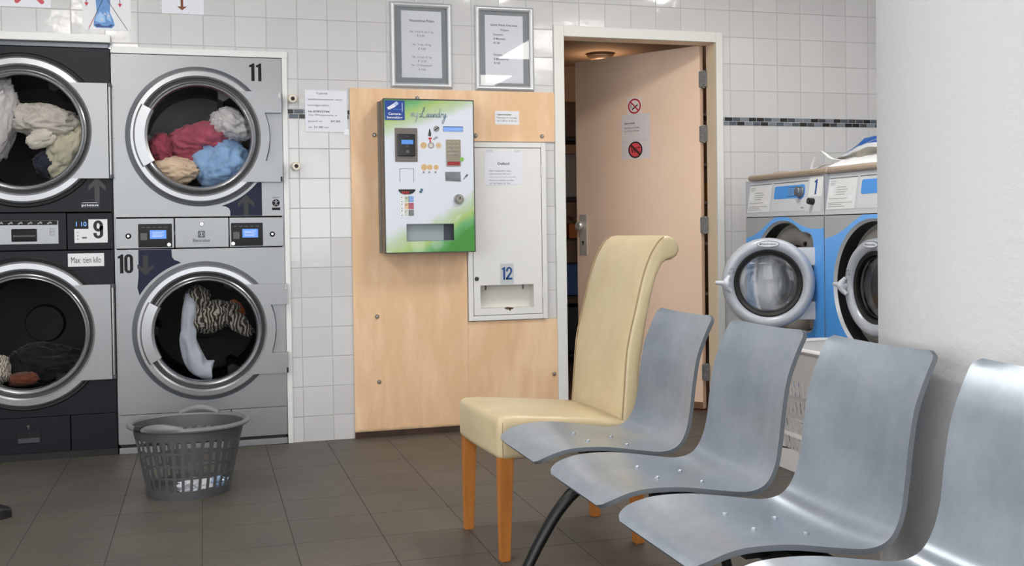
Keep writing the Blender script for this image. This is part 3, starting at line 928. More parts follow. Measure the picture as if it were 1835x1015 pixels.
# keypad
m = MB(); m.box(-.630, -.554, BY - .004, BY, 1.380, 1.516, 0, .002)
kp = m.build('keypad', mat('keypad_plate', (150, 144, 130), .38, .6), t)
for r_ in range(4):
    for c_ in range(3):
        x = -.613 + c_ * .0205; z = 1.500 - r_ * .0195
        m = MB(); m.box(x - .0068, x + .0068, BY - .0065, BY - .004, z - .0062, z + .0062, 0, .001)
        m.text('123456789*0#'[r_ * 3 + c_], x, BY - .0068, z - .0032, .0065, 1, True, 'C')
        m.build('key', [mat('key_steel', (166, 160, 146), .3, .7), ink_grey], kp)
m = MB(); m.box(-.624, -.561, BY - .0048, BY - .004, 1.386, 1.404); m.build('red_label', mat('label_red', (150, 32, 44), .4), kp)
m = MB(); m.prism(disc(-.549, 1.416, .0105, 20), BY - .0045, BY - .0005)
m.build('green_dot_sticker', mat('sticker_green', (128, 190, 84), .4), t)
# coin slot, coins, arrows
m = MB(); m.lathe([(0, .004), (.0145, .004), (.016, 0)], (-.678, BY, 1.569), (0, -1, 0), 28, 0)
bar(m, -.690, 1.561, -.666, 1.577, .004, BY - .0048, BY - .004, 1)
m.build('coin_slot', [chrome, dark_gap], t)
m = MB()
m.box(-.775, -.650, BY - .0007, BY - .0002, 1.463, 1.507, 0)
for x, a, b in ((-.745, 1, 1), (-.707, 2, 3), (-.668, 3, 1)):
    m.prism(disc(x, 1.485, .0165), BY - .0012, BY - .0006, a); m.prism(disc(x, 1.485, .010), BY - .0015, BY - .0012, b)
CS = [mat('sticker_clear', (220, 224, 234), .3), mat('coin_gold', (208, 174, 130), .4), mat('coin_silver', (150, 152, 158), .35), mat('coin_pale', (206, 200, 192), .35), ink]
m.build('coin_sticker', CS, t)
m = MB()
m.box(-.783, -.657, BY - .0007, BY - .0002, 1.343, 1.395, 0)
for x, r_ in ((-.744, .0155), (-.715, .0140), (-.683, .0130)):
    m.prism(disc(x, 1.375, r_), BY - .0012, BY - .0006, 1)
    for s_ in (-1, 1):
        m.box(-.007, .007, BY - .0012, BY - .0007, -.0011, .0011, 4, M=Matrix.Translation((x - .003, 0, 1.350)) @ Matrix.Rotation(s_ * .85, 4, 'Y'))
m.build('coin_sticker', CS, t)
m = MB()
m.prism([(-.720, 1.532), (-.708, 1.530), (-.705, 1.542), (-.711, 1.568), (-.715, 1.568), (-.719, 1.545)], BY - .0012, BY - .0004, 0)
m.prism([(-.720, 1.524), (-.703, 1.526), (-.702, 1.518), (-.708, 1.516), (-.708, 1.500), (-.714, 1.500), (-.714, 1.514), (-.720, 1.516)], BY - .0012, BY - .0004, 1)
m.prism([(-.698, 1.516), (-.686, 1.511), (-.684, 1.520), (-.676, 1.518), (-.670, 1.527), (-.680, 1.532), (-.690, 1.524)], BY - .0012, BY - .0004, 2)
m.build('arrow_sticker', [ink, red_ink, mat('sticker_steel', (140, 154, 172), .3)], t)
# return door, slot, banknote sticker, stickers, lock
m = MB()
for (a, b, c, d) in ((-.870, -.868, 1.30, 1.368), (-.799, -.797, 1.30, 1.368), (-.870, -.797, 1.366, 1.368)):
    m.box(a, b, BY - .0005, BY + .001, c, d)
m.build('return_flap', mat('flap_line', (92, 94, 98), .5), t)
m = MB()
m.prism([(-.876, 1.264), (-.792, 1.264), (-.792, 1.255), (-.806, 1.243), (-.822, 1.239), (-.848, 1.239), (-.864, 1.244), (-.876, 1.256)], BY - .0030, BY - .0003, 0)
for i in range(4):
    m.box(-.860 + i * .010, -.854 + i * .010, BY - .0034, BY - .003, 1.241, 1.254, 1)
m.build('banknote_slot', [mat('slot_black', (18, 18, 18), .3), emit('slot_red', (190, 40, 50), .4, (150, 20, 30))], t)
m = MB()
m.box(-.868, -.798, BY - .0008, BY - .0002, 1.130, 1.233, 0)
for i, (c1, c2, n_) in enumerate(((1, 2, '20'), (3, 4, '10'), (5, 6, '5'))):
    z = 1.201 - i * .034
    m.box(-.846, -.824, BY - .0013, BY - .0008, z - .002, z + .029, c1)
    m.box(-.826, -.800, BY - .0013, BY - .0008, z - .002, z + .029, c2)
    m.text(n_, -.845, BY - .0018, z + .014, .010, 7)
    m.box(-.862, -.858, BY - .0013, BY - .0008, z + .020, z + .026, 7); m.box(-.862, -.858, BY - .0013, BY - .0008, z - .001, z + .004, 7)
m.build('banknote_sticker', [paper] + [mat('note_%d' % i, c, .4, var=.2, vscale=160) for i, c in enumerate(((196, 204, 188), (126, 164, 216), (226, 190, 152), (176, 92, 112), (204, 206, 204), (120, 124, 128)))] + [ink], t)
m = MB()
for dz, c in ((.006, 0), (-.006, 1)):
    m.box(-.007, .007, BY - .0012, BY - .0003, dz - .0055, dz + .0055, c, M=Matrix.Translation((-.761, 0, 1.256)) @ Matrix.Rotation(.5, 4, 'Y'))
m.build('blue_sticker', [mat('blue_sticker_a', (70, 104, 150), .4), mat('blue_sticker_b', (62, 112, 120), .4)], t)
m = MB(); m.prism([(-.636, 1.352), (-.557, 1.352), (-.555, 1.302), (-.636, 1.306)], BY - .0013, BY - .0003, 0)
m.prism([(-.634, 1.338), (-.600, 1.318), (-.556, 1.314), (-.556, 1.303), (-.634, 1.307)], BY - .0018, BY - .0013, 1)
m.build('foil_sticker', [mat('foil_grey', (146, 152, 160), .22, .6, var=.15, vscale=30), mat('foil_dark', (128, 134, 142), .25, .6)], t)
m = MB(); bar(m, -.541, 1.314, -.523, 1.337, .005, BY - .0014, BY - .0003, 0); bar(m, -.530, 1.327, -.519, 1.339, .010, BY - .0016, BY - .0003, 0)
m.build('key_sticker', mat('sticker_slate', (92, 104, 116), .4), t)
m = MB()
m.lathe([(0, .020), (.018, .020), (.0245, .013), (.0265, .004), (.0265, 0)], (-.568, BY, 1.213), (0, -1, 0), 36)
lk = m.build('lock', mat('lock_steel', (186, 182, 176), .25, 1.0), t)
m = MB(); m.lathe([(0, .004), (.008, .004), (.009, 0)], (-.566, BY - .020, 1.220), (0, -1, 0), 20, 0); m.box(-.569, -.563, BY - .0255, BY - .024, 1.214, 1.226, 1)
m.build('lock_core', [steel, dark_gap], lk)

# ------------------------------------------------------------------ framed price lists
alu = mat('aluminium_frame', (206, 209, 214), .38, .5, var=.03)
back_grey = mat('poster_backing', (140, 146, 152), .6)
glass = thin_glass('clear_glass', rough=.015)
def price_frame(x0, x1, z0, z1, px0, px1, pz0, pz1, lines, label):
    t = thing('price_list', label, 'picture frame', ((x0 + x1) / 2, 0, z0), group='framed price lists above the plywood')
    w = .026
    m = MB()
    for poly in ([(x0, z0), (x1, z0), (x1 - w, z0 + w), (x0 + w, z0 + w)], [(x1, z0), (x1, z1), (x1 - w, z1 - w), (x1 - w, z0 + w)],
                 [(x1, z1), (x0, z1), (x0 + w, z1 - w), (x1 - w, z1 - w)], [(x0, z1), (x0, z0), (x0 + w, z0 + w), (x0 + w, z1 - w)]):
        # rounded snap profile
        a, b, c, d = [Vector(p) for p in poly]
        N_ = 6
        rows = []
        for i in range(N_ + 1):
            s_ = i / N_
            y = -.004 - .014 * math.sin(PI * (0.12 + 0.78 * s_))
            p, q = a.lerp(d, s_), b.lerp(c, s_)
            rows.append((m.bm.verts.new((p.x, y, p.y)), m.bm.verts.new((q.x, y, q.y))))
        for r0, r1 in zip(rows[:-1], rows[1:]):
            m.bm.faces.new((r0[0], r0[1], r1[1], r1[0]))
        m.bm.faces.new([m.bm.verts.new(v) for v in ((a.x, 0, a.y), (b.x, 0, b.y), (b.x, -.0092, b.y), (a.x, -.0092, a.y))])
    m.build('frame', alu, t)
    m = MB(); m.box(x0 + .01, x1 - .01, -.003, -.0005, z0 + .01, z1 - .01); m.build('backing', back_grey, t)
    m = MB(); m.box(px0, px1, -.0042, -.0032, pz0, pz1, 0)
    for txt, x, z, h, wd, al, bd in lines:
        m.text(txt, x, -.0047, z, h, 1, bd, al, width=wd)
    m.build('price_sheet', [paper_blue, ink_grey], t)
    m = MB(); m.box(x0 + .018, x1 - .018, -.0075, -.0065, z0 + .018, z1 - .018); m.build('glass', glass, t)
cxa = -.716
price_frame(-.881, -.557, 1.793, 2.233, -.823, -.612, 1.846, 2.190,
            [('Wasmachines Prijzen', cxa, 2.134, .013, .132, 'C', True), ('Nr. 1 t/m 6 van 7 kg', cxa, 2.078, .011, .122, 'C', False), ('\u20ac 5,00', cxa - .006, 2.058, .011, .040, 'C', False),
             ('Nr. 7 van 10 kg', cxa, 2.012, .011, .095, 'C', False), ('\u20ac 9,00', cxa, 1.990, .011, .040, 'C', False),
             ('Nr. 14 van 21 kg', cxa, 1.948, .011, .100, 'C', False), ('\u20ac 12,50', cxa, 1.927, .011, .046, 'C', False),
             ('Nr. 12 Waspoeder', cxa, 1.906, .010, .108, 'C', False), ('\u20ac 0,50', cxa, 1.884, .010, .038, 'C', False)],
            'framed price list hanging left, its sheet headed with washing prices')
cxb = -.275
price_frame(-.433, -.111, 1.789, 2.232, -.378, -.170, 1.830, 2.186,
            [('Quick Wash One stop', cxb, 2.130, .011, .148, 'C', True), ('Prijzen', cxb + .005, 2.104, .011, .045, 'C', True),
             ('Drogers:', -.332, 2.080, .0105, .054, 'L', True), ('8 Minuten', -.332, 2.058, .0105, .064, 'L', True), ('\u20ac1,00', -.332, 2.036, .0105, .034, 'L', True),
             ('Dryers:', -.332, 1.974, .0105, .046, 'L', True), ('8 Minutes for', -.332, 1.951, .0105, .084, 'L', True), ('\u20ac1,00', -.332, 1.930, .0105, .034, 'L', True)],
            'framed price list hanging right, nearest the open door')

# small opening-hours card on plywood
t = wall_sheet('hours_card', 'small white opening hours card on plywood above the white cabinet', 'notice', -.332, -.200, 1.610, 1.682, -.0125)
m = MB(); m.box(-.332, -.200, -.0142, -.0130, 1.610, 1.682, 0)
for i, (s_, b) in enumerate((('Openingstijden:', True), ('Maandag t/m Zondag', False), ('van 7.30 tot 21.00 uur', False))):
    m.text(s_, -.322, -.0146, 1.659 - i * .0165, .009, 1, b, width=(.080, .108, .110)[i])
m.build('card_sheet', [paper, ink], t)

# ------------------------------------------------------------------ white dispenser cabinet no. 12
cabp = mat('cabinet_white', (226, 226, 226), .42, var=.02, vscale=12)
t = thing('dispenser_cabinet', 'white soap dispenser cabinet numbered 12 beside the green payment machine', 'cabinet', (-.273, 0, .578))
x0, x1, z0, z1 = -.492, -.058, .578, 1.514
m = MB()
w = .026
for (a, b, c, d) in ((x0, x0 + w, z0, z1), (x1 - w, x1, z0, z1), (x0 + w, x1 - w, z0, z0 + w), (x0 + w, x1 - w, z1 - w, z1)):
    m.box(a, b, -.026, -.0005, c, d, 0, .0025)
m.build('outer_frame', cabp, t)
m = MB()
m.box(-.474, -.072, .096, .0985, .596, 1.498)
m.box(-.474, -.471, -.0005, .096, .596, 1.498); m.box(-.075, -.072, -.0005, .096, .596, 1.498)
m.box(-.474, -.072, -.0005, .096, .596, .599); m.box(-.474, -.072, -.0005, .096, 1.495, 1.498)
m.build('body', cabp, t)
dx0, dx1, dz0, dz1 = x0 + w + .003, x1 - w - .003, z0 + w + .003, z1 - w - .003
hx0, hx1, hz0, hz1 = -.428, -.134, .640, .764
m = MB()
for (a, b, c, d) in ((dx0, hx0, dz0, dz1), (hx1, dx1, dz0, dz1), (hx0, hx1, dz0, hz0), (hx0, hx1, hz1, dz1)):
    m.prism([(a, c), (b, c), (b, d), (a, d)], -.023, -.019, 0)
dr = m.build('door', cabp, t)
m = MB()
for (a, b, c, d) in ((hx0, hx1, hz0 - .001, hz0 + .001), (hx0, hx1, hz1 - .001, hz1 + .001)):
    m.box(a, b, -.0215, .050, c, d)
m.box(hx0 - .001, hx0 + .001, -.0215, .05, hz0, hz1); m.box(hx1 - .001, hx1 + .001, -.0215, .05, hz0, hz1)
m.box(hx0, hx1, .049, .052, hz0, hz1)
m.build('dispensing_recess', mat('recess_ivory', (220, 218, 212), .5), dr)
m = MB()
for x in (-.398, -.192):
    m.box(x - .003, x + .003, -.021, -.014, .738, .764)
m.prism([(-.30, .6405), (-.285, .647), (-.262, .644), (-.245, .6405), (-.255, .633), (-.285, .632)], -.0238, -.0228, 1)
m.prism([(-.275, .640), (-.262, .640), (-.266, .622), (-.271, .628)], -.0238, -.0228, 1)
m.build('rusty_catch', [mat('catch_dark', (62, 58, 52), .6), mat('rust', (112, 84, 64), .8, var=.4, vscale=80)], dr)
m = MB(); m.lathe([(0, .008), (.007, .008), (.0115, .004), (.0115, 0)], (-.447, -.023, .799), (0, -1, 0), 24, 0); m.prism(disc(-.447, .799, .004, 12), -.0315, -.031, 1)
m.build('lock', [mat('lock_dark_steel', (104, 104, 104), .35, .9), dark_gap], dr)
m = MB(); m.box(-.319, -.244, -.0240, -.0230, .767, .876, 0); big_digit(m, '1', -.301, .790, .019, .068, .0115, -.0245, 1); big_digit(m, '2', -.270, .790, .035, .068, .0115, -.0245, 1)
m.build('number_sticker', [mat('sticker_grey', (196, 200, 204), .4), mat('digit_blue', (34, 76, 138), .4)], dr)
for z in (1.367, .716):
    m = MB(); m.cyl((-.0845, -.0270, z - .028), (-.0845, -.0270, z + .028), .005, n=12); m.box(-.0845, -.072, -.0275, -.026, z - .024, z + .024)
    m.build('hinge', cabp, t)
m = MB(); m.lathe([(0, .014), (.005, .0135), (.009, .008), (.0105, 0)], (-.478, -.026, 1.311), (0, -1, 0), 20); m.build('bolt', steel, t)
t = wall_sheet('defect_notice', 'white out of order sheet taped on the door of white cabinet', 'notice', -.397, -.192, 1.290, 1.470, -.0235)
m = MB()
m.prism([(-.395, 1.468), (-.192, 1.470), (-.190, 1.296), (-.399, 1.288)], -.0250, -.0238, 0)
m.text('Defect!', -.292, -.0255, 1.397, .014, 1, True, 'C', width=.064)
for s_, z, wd in (('Geen waspoeder meer,', 1.362, .122), ('onze excuses hiervoor.', 1.346, .122), ('No more washing powder,', 1.312, .136), ('our apologies for this.', 1.297, .116)):
    m.text(s_, -.372, -.0255, z, .0085, 2, False, width=wd)
m.box(-.372, -.226, -.0254, -.0250, 1.332, 1.3332, 2)
m.box(-.385, -.35, -.0256, -.0248, 1.463, 1.478, 3); m.box(-.235, -.20, -.0256, -.0248, 1.463, 1.476, 3)
m.build('notice_sheet', [paper_blue, ink, ink_grey, sleeve], t)

# ------------------------------------------------------------------ stacked dryers
silver = mat('silver_panel', (150, 152, 155), .38, .75, var=.03, vscale=3, bump=.06, bscale=420)
silver_ring = mat('silver_door_ring', (172, 174, 178), .30, .75, var=.02, vscale=6)
ring_dark = mat('ring_gasket_grey', (84, 88, 94), .45, .2)
groove = mat('groove_dark', (44, 45, 47), .4, .3)
chrome_ring = mat('polished_ring', (160, 162, 166), .26, .9)
anthracite = mat('anthracite_panel', (22, 25, 32), .42, .0, var=.05, vscale=4, spec=.22)
anth_dark = mat('anthracite_dark', (17, 19, 24), .45, spec=.3)
black_gloss = mat('black_display_panel', (16, 16, 19), .2, spec=.15)
navy = mat('navy_decal', (22, 31, 56), .42, spec=.2)
black_decal = mat('black_decal', (14, 15, 18), .4, spec=.2)
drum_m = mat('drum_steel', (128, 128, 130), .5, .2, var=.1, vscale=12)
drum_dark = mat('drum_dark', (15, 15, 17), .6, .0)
blue_scr = emit('dryer_screen_blue', (96, 160, 255), .78, (40, 70, 130))
FY = -.012
door_pane = thin_glass('dryer_glass', (236, 236, 236), .34, 1.45, .06)

def drum(cx, cz, r, parent, mt):
    m = MB()
    m.lathe([(r + .01, .004), (r + .004, .03), (r + .02, .06), (r + .045, .10), (r + .045, .58), (r + .02, .62), (.10, .64), (.09, .60), (0, .60)], (cx, 0, cz), (0, 1, 0), 64, 0)
    for a in (.5, 2.6, 4.7):
        M = Matrix.Translation((cx, .35, cz)) @ Matrix.Rotation(a, 4, 'Y')
        m.prism([(-.05, r + .04), (-.014, r - .02), (.014, r - .02), (.05, r + .04)], -.22, .24, 0, M=M)
    return m.build('drum', mt, parent)

def door_ring(cx, cz, r, rg, parent, handle=True, name='door', gasket=True):
    """round porthole door; r outer radius, rg glass radius. returns the ring part"""
    o = (cx, FY, cz); ax = (0, -1, 0)
    m = MB()
    if gasket:
        m.lathe([(r + .016, 0), (r + .015, .007), (r - .002, .010), (r - .002, 0)], o, ax, 96, 1)
    m.lathe([(r, .0), (r - .002, .022), (r - .010, .030), (rg + .050, .031), (rg + .042, .024), (rg + .040, .006)], o, ax, 96, 0)
    m.lathe([(rg + .040, .006), (rg + .027, .004)], o, ax, 96, 2)
    m.lathe([(rg + .027, .004), (rg + .025, .019), (rg + .019, .023), (rg + .012, .019), (rg + .010, .014), (rg + .006, .016), (rg + .002, .010), (rg, .0), (rg, -.012)], o, ax, 96, 3)
    d = m.build(name, [silver_ring, ring_dark, groove, chrome_ring], parent)
    m = MB()
    m.lathe([(rg + .001, .004), (rg * .8, .009), (rg * .4, .012), (0, .013)], o, ax, 64, 0)
    m.build('door_glass', door_pane, d)
    return d
def arc(cx, cz, r, a0, a1, n):
    return [(cx + r * math.cos(a0 + (a1 - a0) * i / n), cz + r * math.sin(a0 + (a1 - a0) * i / n)) for i in range(n + 1)]

def silver_door(cx, cz, parent):
    d = door_ring(cx, cz, .324, .243, parent)
    # hinge plate with the crescent notch
    m = MB()
    up_ = cz + .222; dn = cz - .222; xr = cx + .392
    notch = [(cx + .313, cz - .119), (cx + .328, cz - .06), (cx + .334, cz - .01), (cx + .333, cz + .03), (cx + .326, cz + .075), (cx + .312, cz + .119)]
    prof_ = [(xr, dn), (xr, cz - .119)] + notch + [(xr, cz + .119), (xr, up_)]
    def xleft(z):
        return cx + math.sqrt(max(0.0, .294 ** 2 - (z - cz) ** 2))
    Y0, Y1 = FY - .0325, FY
    for (xa, za), (xb, zb) in zip(prof_[:-1], prof_[1:]):
        if abs(za - zb) < 1e-6:
            m.face([(xa, Y0, za), (xb, Y0, zb), (xb, Y1, zb), (xa, Y1, za)])
            continue
        N_ = 6
        for i in range(N_):
            z0_, z1_ = za + (zb - za) * i / N_, za + (zb - za) * (i + 1) / N_
            r0_, r1_ = xa + (xb - xa) * i / N_, xa + (xb - xa) * (i + 1) / N_
            m.face([(xleft(z0_), Y0, z0_), (r0_, Y0, z0_), (r1_, Y0, z1_), (xleft(z1_), Y0, z1_)])
            m.face([(r0_, Y0, z0_), (r0_, Y1, z0_), (r1_, Y1, z1_), (r1_, Y0, z1_)])
    for z in (up_, dn):
        m.face([(xleft(z), Y0, z), (xr, Y0, z), (xr, Y1, z), (xleft(z), Y1, z)])
    bmesh.ops.remove_doubles(m.bm, verts=m.bm.verts[:], dist=1e-5)
    m.build('hinge_plate', silver, d)
    m = MB()
    m.box(xr - .012, xr - .002, FY - .036, FY - .030, up_ - .030, up_ - .004, 0)
    m.box(xr - .008, xr, FY - .036, FY - .030, dn + .002, dn + .026, 1)
    m.build('hinge_pin', [chrome, dark_gap], d)
    m = MB()
    m.lathe([(.302, .0), (.302, .036), (.294, .043), (.250, .046), (.238, .038), (.236, .006), (.236, .0)], (cx, FY, cz), (0, -1, 0), 20, 0, a0=math.radians(150), a1=math.radians(210), closed=True)
    m.build('door_handle', silver_ring, d)
    return d

x0, x1 = M11
t = thing('stacked_dryer', 'silver stacked dryer with the numbers 10 and 11 built into the tiled wall', 'tumble dryer', ((x0 + x1) / 2, 0, 0))
m = MB()
m.box(x0, x1, .0, .012, 0, .05, 0); m.box(x0, x0 + .01, 0, .75, 0, 1.922); m.box(x1 - .01, x1, 0, .75, 0, 1.922)
m.box(x0, x1, 0, .75, 1.912, 1.922); m.box(x0, x1, 0, .75, 0, .01); m.box(x0, x1, .74, .75, 0, 1.922)
m.box(x0 + .01, x1 - .01, .02, .74, 1.05, 1.07)
m.build('cabinet', silver, t)
TOPC = (-1.829, 1.529); LOWC = (-1.816, .581)
for nm, zc, za, zb in (('upper_panel', TOPC, 1.140, 1.920), ('lower_panel', LOWC, .189, .983)):
    m = MB()
    m.plate_hole(x0 + .002, x1 - .002, za, zb, zc[0], zc[1], .262, FY, .016, 96)
    m.build(nm, silver, t)
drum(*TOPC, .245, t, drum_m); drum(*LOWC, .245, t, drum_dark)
silver_door(*TOPC, t); silver_door(*LOWC, t)
# screws down the left edge
for z in (1.90, 1.71, 1.52, 1.33, 1.16, .94, .72, .50, .28, .20):
    m = MB(); m.lathe([(0, .0022), (.003, .002), (.0042, 0)], (x0 + .010, FY, z), (0, -1, 0), 14); m.build('screw', steel, t)
# decals
m = MB(); big_digit(m, '1', -1.5735, 1.806, .026, .087, .0155, FY - .0008); big_digit(m, '1', -1.5405, 1.806, .026, .087, .0155, FY - .0008)
m.build('number_decal', black_decal, t)
m = MB()
big_digit(m, '1', -2.2005, .871, .025, .091, .0155, FY - .0008); big_digit(m, '0', -2.164, .871, .040, .091, .0145, FY - .0008)
m.build('number_decal', black_decal, t)

m = MB()
a_ = arc(TOPC[0], TOPC[1], .352, math.radians(-72), math.radians(-40), 14)
m.prism([(-1.689, 1.141), (-1.536, 1.141), (-1.536, 1.31)] + list(reversed(a_)) + [(-1.730, 1.190), (-1.708, 1.187), (-1.694, 1.178), (-1.689, 1.165)], FY - .0008, FY - .0002, 0)
m.build('navy_decal', navy, t)
m = MB()
a_ = arc(LOWC[0], LOWC[1], .352, math.radians(108), math.radians(149), 16)
m.prism([(-1.968, .982), (-2.119, .982), (-2.121, .85), (-2.127, .80)] + list(reversed(a_)) + [(-1.935, .923), (-1.955, .930), (-1.966, .945)], FY - .0008, FY - .0002, 0)
m.build('navy_decal', navy, t)
def arrow(m, cx, z0, z1, w, hw, hz, up_=True, mi=0, y=FY - .0014):
    s_ = 1 if up_ else -1
    tip = z1 if up_ else z0; base = z0 if up_ else z1
    m.prism([(cx, tip), (cx + hw, tip - s_ * hz), (cx + hw, tip - s_ * hz * 1.55), (cx + w, tip - s_ * hz * .95), (cx + w, base), (cx - w, base), (cx - w, tip - s_ * hz * .95), (cx - hw, tip - s_ * hz * 1.55), (cx - hw, tip - s_ * hz)], y, y + .0006, mi)
m = MB(); arrow(m, -1.613, 1.142, 1.246, .0115, .039, .040); m.build('arrow_decal', mat('arrow_black', (12, 13, 20), .4), t)
m = MB(); arrow(m, -2.088, .858, .955, .0115, .037, .036, False)
m.build('arrow_decal', MATS['arrow_black'], t)
m = MB()
m.prism(disc(-1.468, 1.204, .0185), FY - .0008, FY - .0002, 0); m.box(-1.488, -1.448, FY - .0008, FY - .0002, 1.168, 1.181, 0); m.text('CAPACITY', -1.468, FY - .0008, 1.228, .0055, 0, True, 'C', width=.036)
for q in (-1, 1):
    bar(m, -1.468, 1.206, -1.468 + q * .012, 1.212, .0025, FY - .0014, FY - .0008, 1); bar(m, -1.468, 1.202, -1.468 + q * .008, 1.191, .0028, FY - .0014, FY - .0008, 1)
bar(m, -1.468, 1.214, -1.468, 1.200, .005, FY - .0014, FY - .0008, 1); m.prism(disc(-1.468, 1.2165, .003, 12), FY - .0014, FY - .0008, 1)
m.build('icon_sticker', [black_decal, silver], t)
# control strip
for i, (a, b) in enumerate(((x0 + .006, -1.954), (-1.949, -1.698), (-1.694, x1 - .004))):
    m = MB(); m.box(a, b, FY - .002, FY + .01, .988, 1.133, 0, .003)
    cp = m.build('control_panel', silver, t)
    if i == 1:
        m = MB(); m.lathe([(0, .006), (.008, .006), (.011, .002), (.011, 0)], (-1.825, FY - .002, 1.103), (0, -1, 0), 24, 0); m.box(-1.8265, -1.8235, FY - .0095, FY - .008, 1.098, 1.108, 1)
        m.build('lock', [chrome, dark_gap], cp)
        m = MB()
        m.box(-1.8425, -1.8105, FY - .0032, FY - .002, 1.037, 1.069, 0)
        annulus(m, -1.8265, 1.053, .0105, .0125, FY - .0038, 1, 24)
        m.prism([(-1.832, 1.062), (-1.821, 1.062), (-1.8245, 1.053), (-1.821, 1.044), (-1.832, 1.044), (-1.828, 1.053)], FY - .0038, FY - .0032, 1)
        m.text('Electrolux', -1.8265, FY - .0028, 1.0165, .0145, 0, True, 'C', width=.080)
        m.text('PROFESSIONAL', -1.8265, FY - .0028, 1.0065, .004, 2, False, 'C', width=.072)
        m.build('logo', [mat('logo_slate', (52, 60, 70), .4), silver, mat('logo_grey', (120, 124, 130), .4)], cp)
    else:
        s_ = 1 if i == 0 else -1
        mid = (a + b) / 2
        px0, px1 = ((-2.118, -1.964) if i == 0 else (-1.687, -1.535))
        m = MB(); m.box(px0, px1, FY - .0045, FY - .002, .993, 1.106, 0, .003)
        for q in range(5):
            m.box(px0 + .012 + q * .026, px0 + .030 + q * .026, FY - .0049, FY - .0044, 1.088, 1.091, 1)
        m.box(px0 + .01, px0 + .04, FY - .0049, FY - .0044, 1.028, 1.062, 1)
        dp = m.build('display_panel', [black_gloss, mat('display_print', (70, 70, 76), .3)], cp)
        sx0, sx1 = ((-2.065, -1.990) if i == 0 else (-1.633, -1.558))
        m = MB(); m.box(sx0, sx1, FY - .0054, FY - .0044, 1.034, 1.076); m.build('screen', blue_scr, dp)
        m = MB()
        for q in range(4):
            m.box(sx0 + .010, sx1 - .010 - .008 * (q % 2), FY - .0058, FY - .0054, 1.064 - q * .007, 1.0665 - q * .007)
        m.build('screen_text', mat('screen_text_white', (224, 236, 255), .4), dp)
        kx = -1.978 if i == 0 else -1.678
        m = MB(); m.lathe([(0, .005), (.0085, .005), (.0095, 0)], (kx, FY - .0045, 1.005), (0, -1, 0), 22); m.build('button', chrome, dp)
        lx = -2.163 if i == 0 else -1.489
        m = MB(); m.lathe([(0, .006), (.008, .006), (.0125, .003), (.0135, 0)], (lx, FY - .002, 1.049), (0, -1, 0), 24, 0); m.prism(disc(lx, 1.049, .0055, 16), FY - .0088, FY - .008, 1)
        m.build('key_switch', [black_decal, chrome], cp)
# base
for a, b in ((x0 + .004, -1.704), (-1.700, x1 - .003)):
    m = MB(); m.box(a, b, FY, FY + .01, .046, .186, 0, .0015); m.build('base_panel', silver, t)
m = MB(); m.box(x0 + .004, x1 - .003, FY - .004, FY + .01, .001, .031, 0, .002); m.box(x0 + .01, x1 - .01, FY + .004, FY + .01, .03, .047, 1); m.build('kick_strip', [mat('kick_silver', (140, 142, 146), .4, .4), dark_gap], t)

# dark stacked dryer
x0, x1 = M9
t = thing('stacked_dryer', 'dark anthracite stacked dryer with a white number 9 at the far left', 'tumble dryer', ((x0 + x1) / 2, 0, 0))
m = MB()
m.box(x0, x0 + .01, 0, .75, .02, 1.945); m.box(x1 - .01, x1, 0, .75, .02, 1.945); m.box(x0, x1, 0, .75, 1.935, 1.945); m.box(x0, x1, 0, .75, .0, .02); m.box(x0, x1, .74, .75, 0, 1.945); m.box(x0 + .01, x1 - .01, .02, .74, 1.05, 1.07)
m.build('cabinet', anthracite, t)
m = MB(); m.box(x0, x1 - .006, FY - .006, .02, 1.943, 1.965, 0, .002); m.build('top_strip', mat('top_strip_grey', (98, 104, 110), .3, .6), t)
TC = (-2.620, 1.550); LC = (-2.624, .597)
for nm, zc, za, zb in (('upper_panel', TC, 1.168, 1.940), ('lower_panel', LC, .206, .984)):
    m = MB(); m.plate_hole(x0 + .002, x1 - .002, za, zb, zc[0], zc[1], .272, FY, .016, 96); m.build(nm, anthracite, t)
def dark_door(cx, cz, parent):
    d = door_ring(cx, cz, .342, .257, parent, gasket=False)
    m = MB()
    left = arc(cx, cz, .308, -math.radians(46), math.radians(46), 20)
    xr = cx + .378
    m.prism([(xr, cz + .224), (xr, cz - .226)] + [(cx + .205, cz - .226)] + left + [(cx + .205, cz + .224)], FY - .0325, FY, 0)
    m.build('hinge_plate', silver, d)
    m = MB()
    m.cyl((xr + .008, FY - .018, cz - .226), (xr + .008, FY - .018, cz + .226), .0085, n=16, mi=0)
    for s_ in (-1, 1):
        m.cyl((xr + .008, FY - .018, cz + s_ * .226), (xr + .008, FY - .018, cz + s_ * .208), .011, n=16, mi=1)
    m.build('hinge_rod', [steel, ring_dark], d)
    # moulded recess round the door
    m = MB(); m.lathe([(.362, 0), (.356, .004), (.343, .002), (.343, 0)], (cx, FY, cz), (0, -1, 0), 96); m.build('door_surround', anth_dark, d)
    return d
drum(*TC, .258, t, drum_dark); drum(*LC, .258, t, drum_dark); dark_door(*TC, t); dark_door(*LC, t)
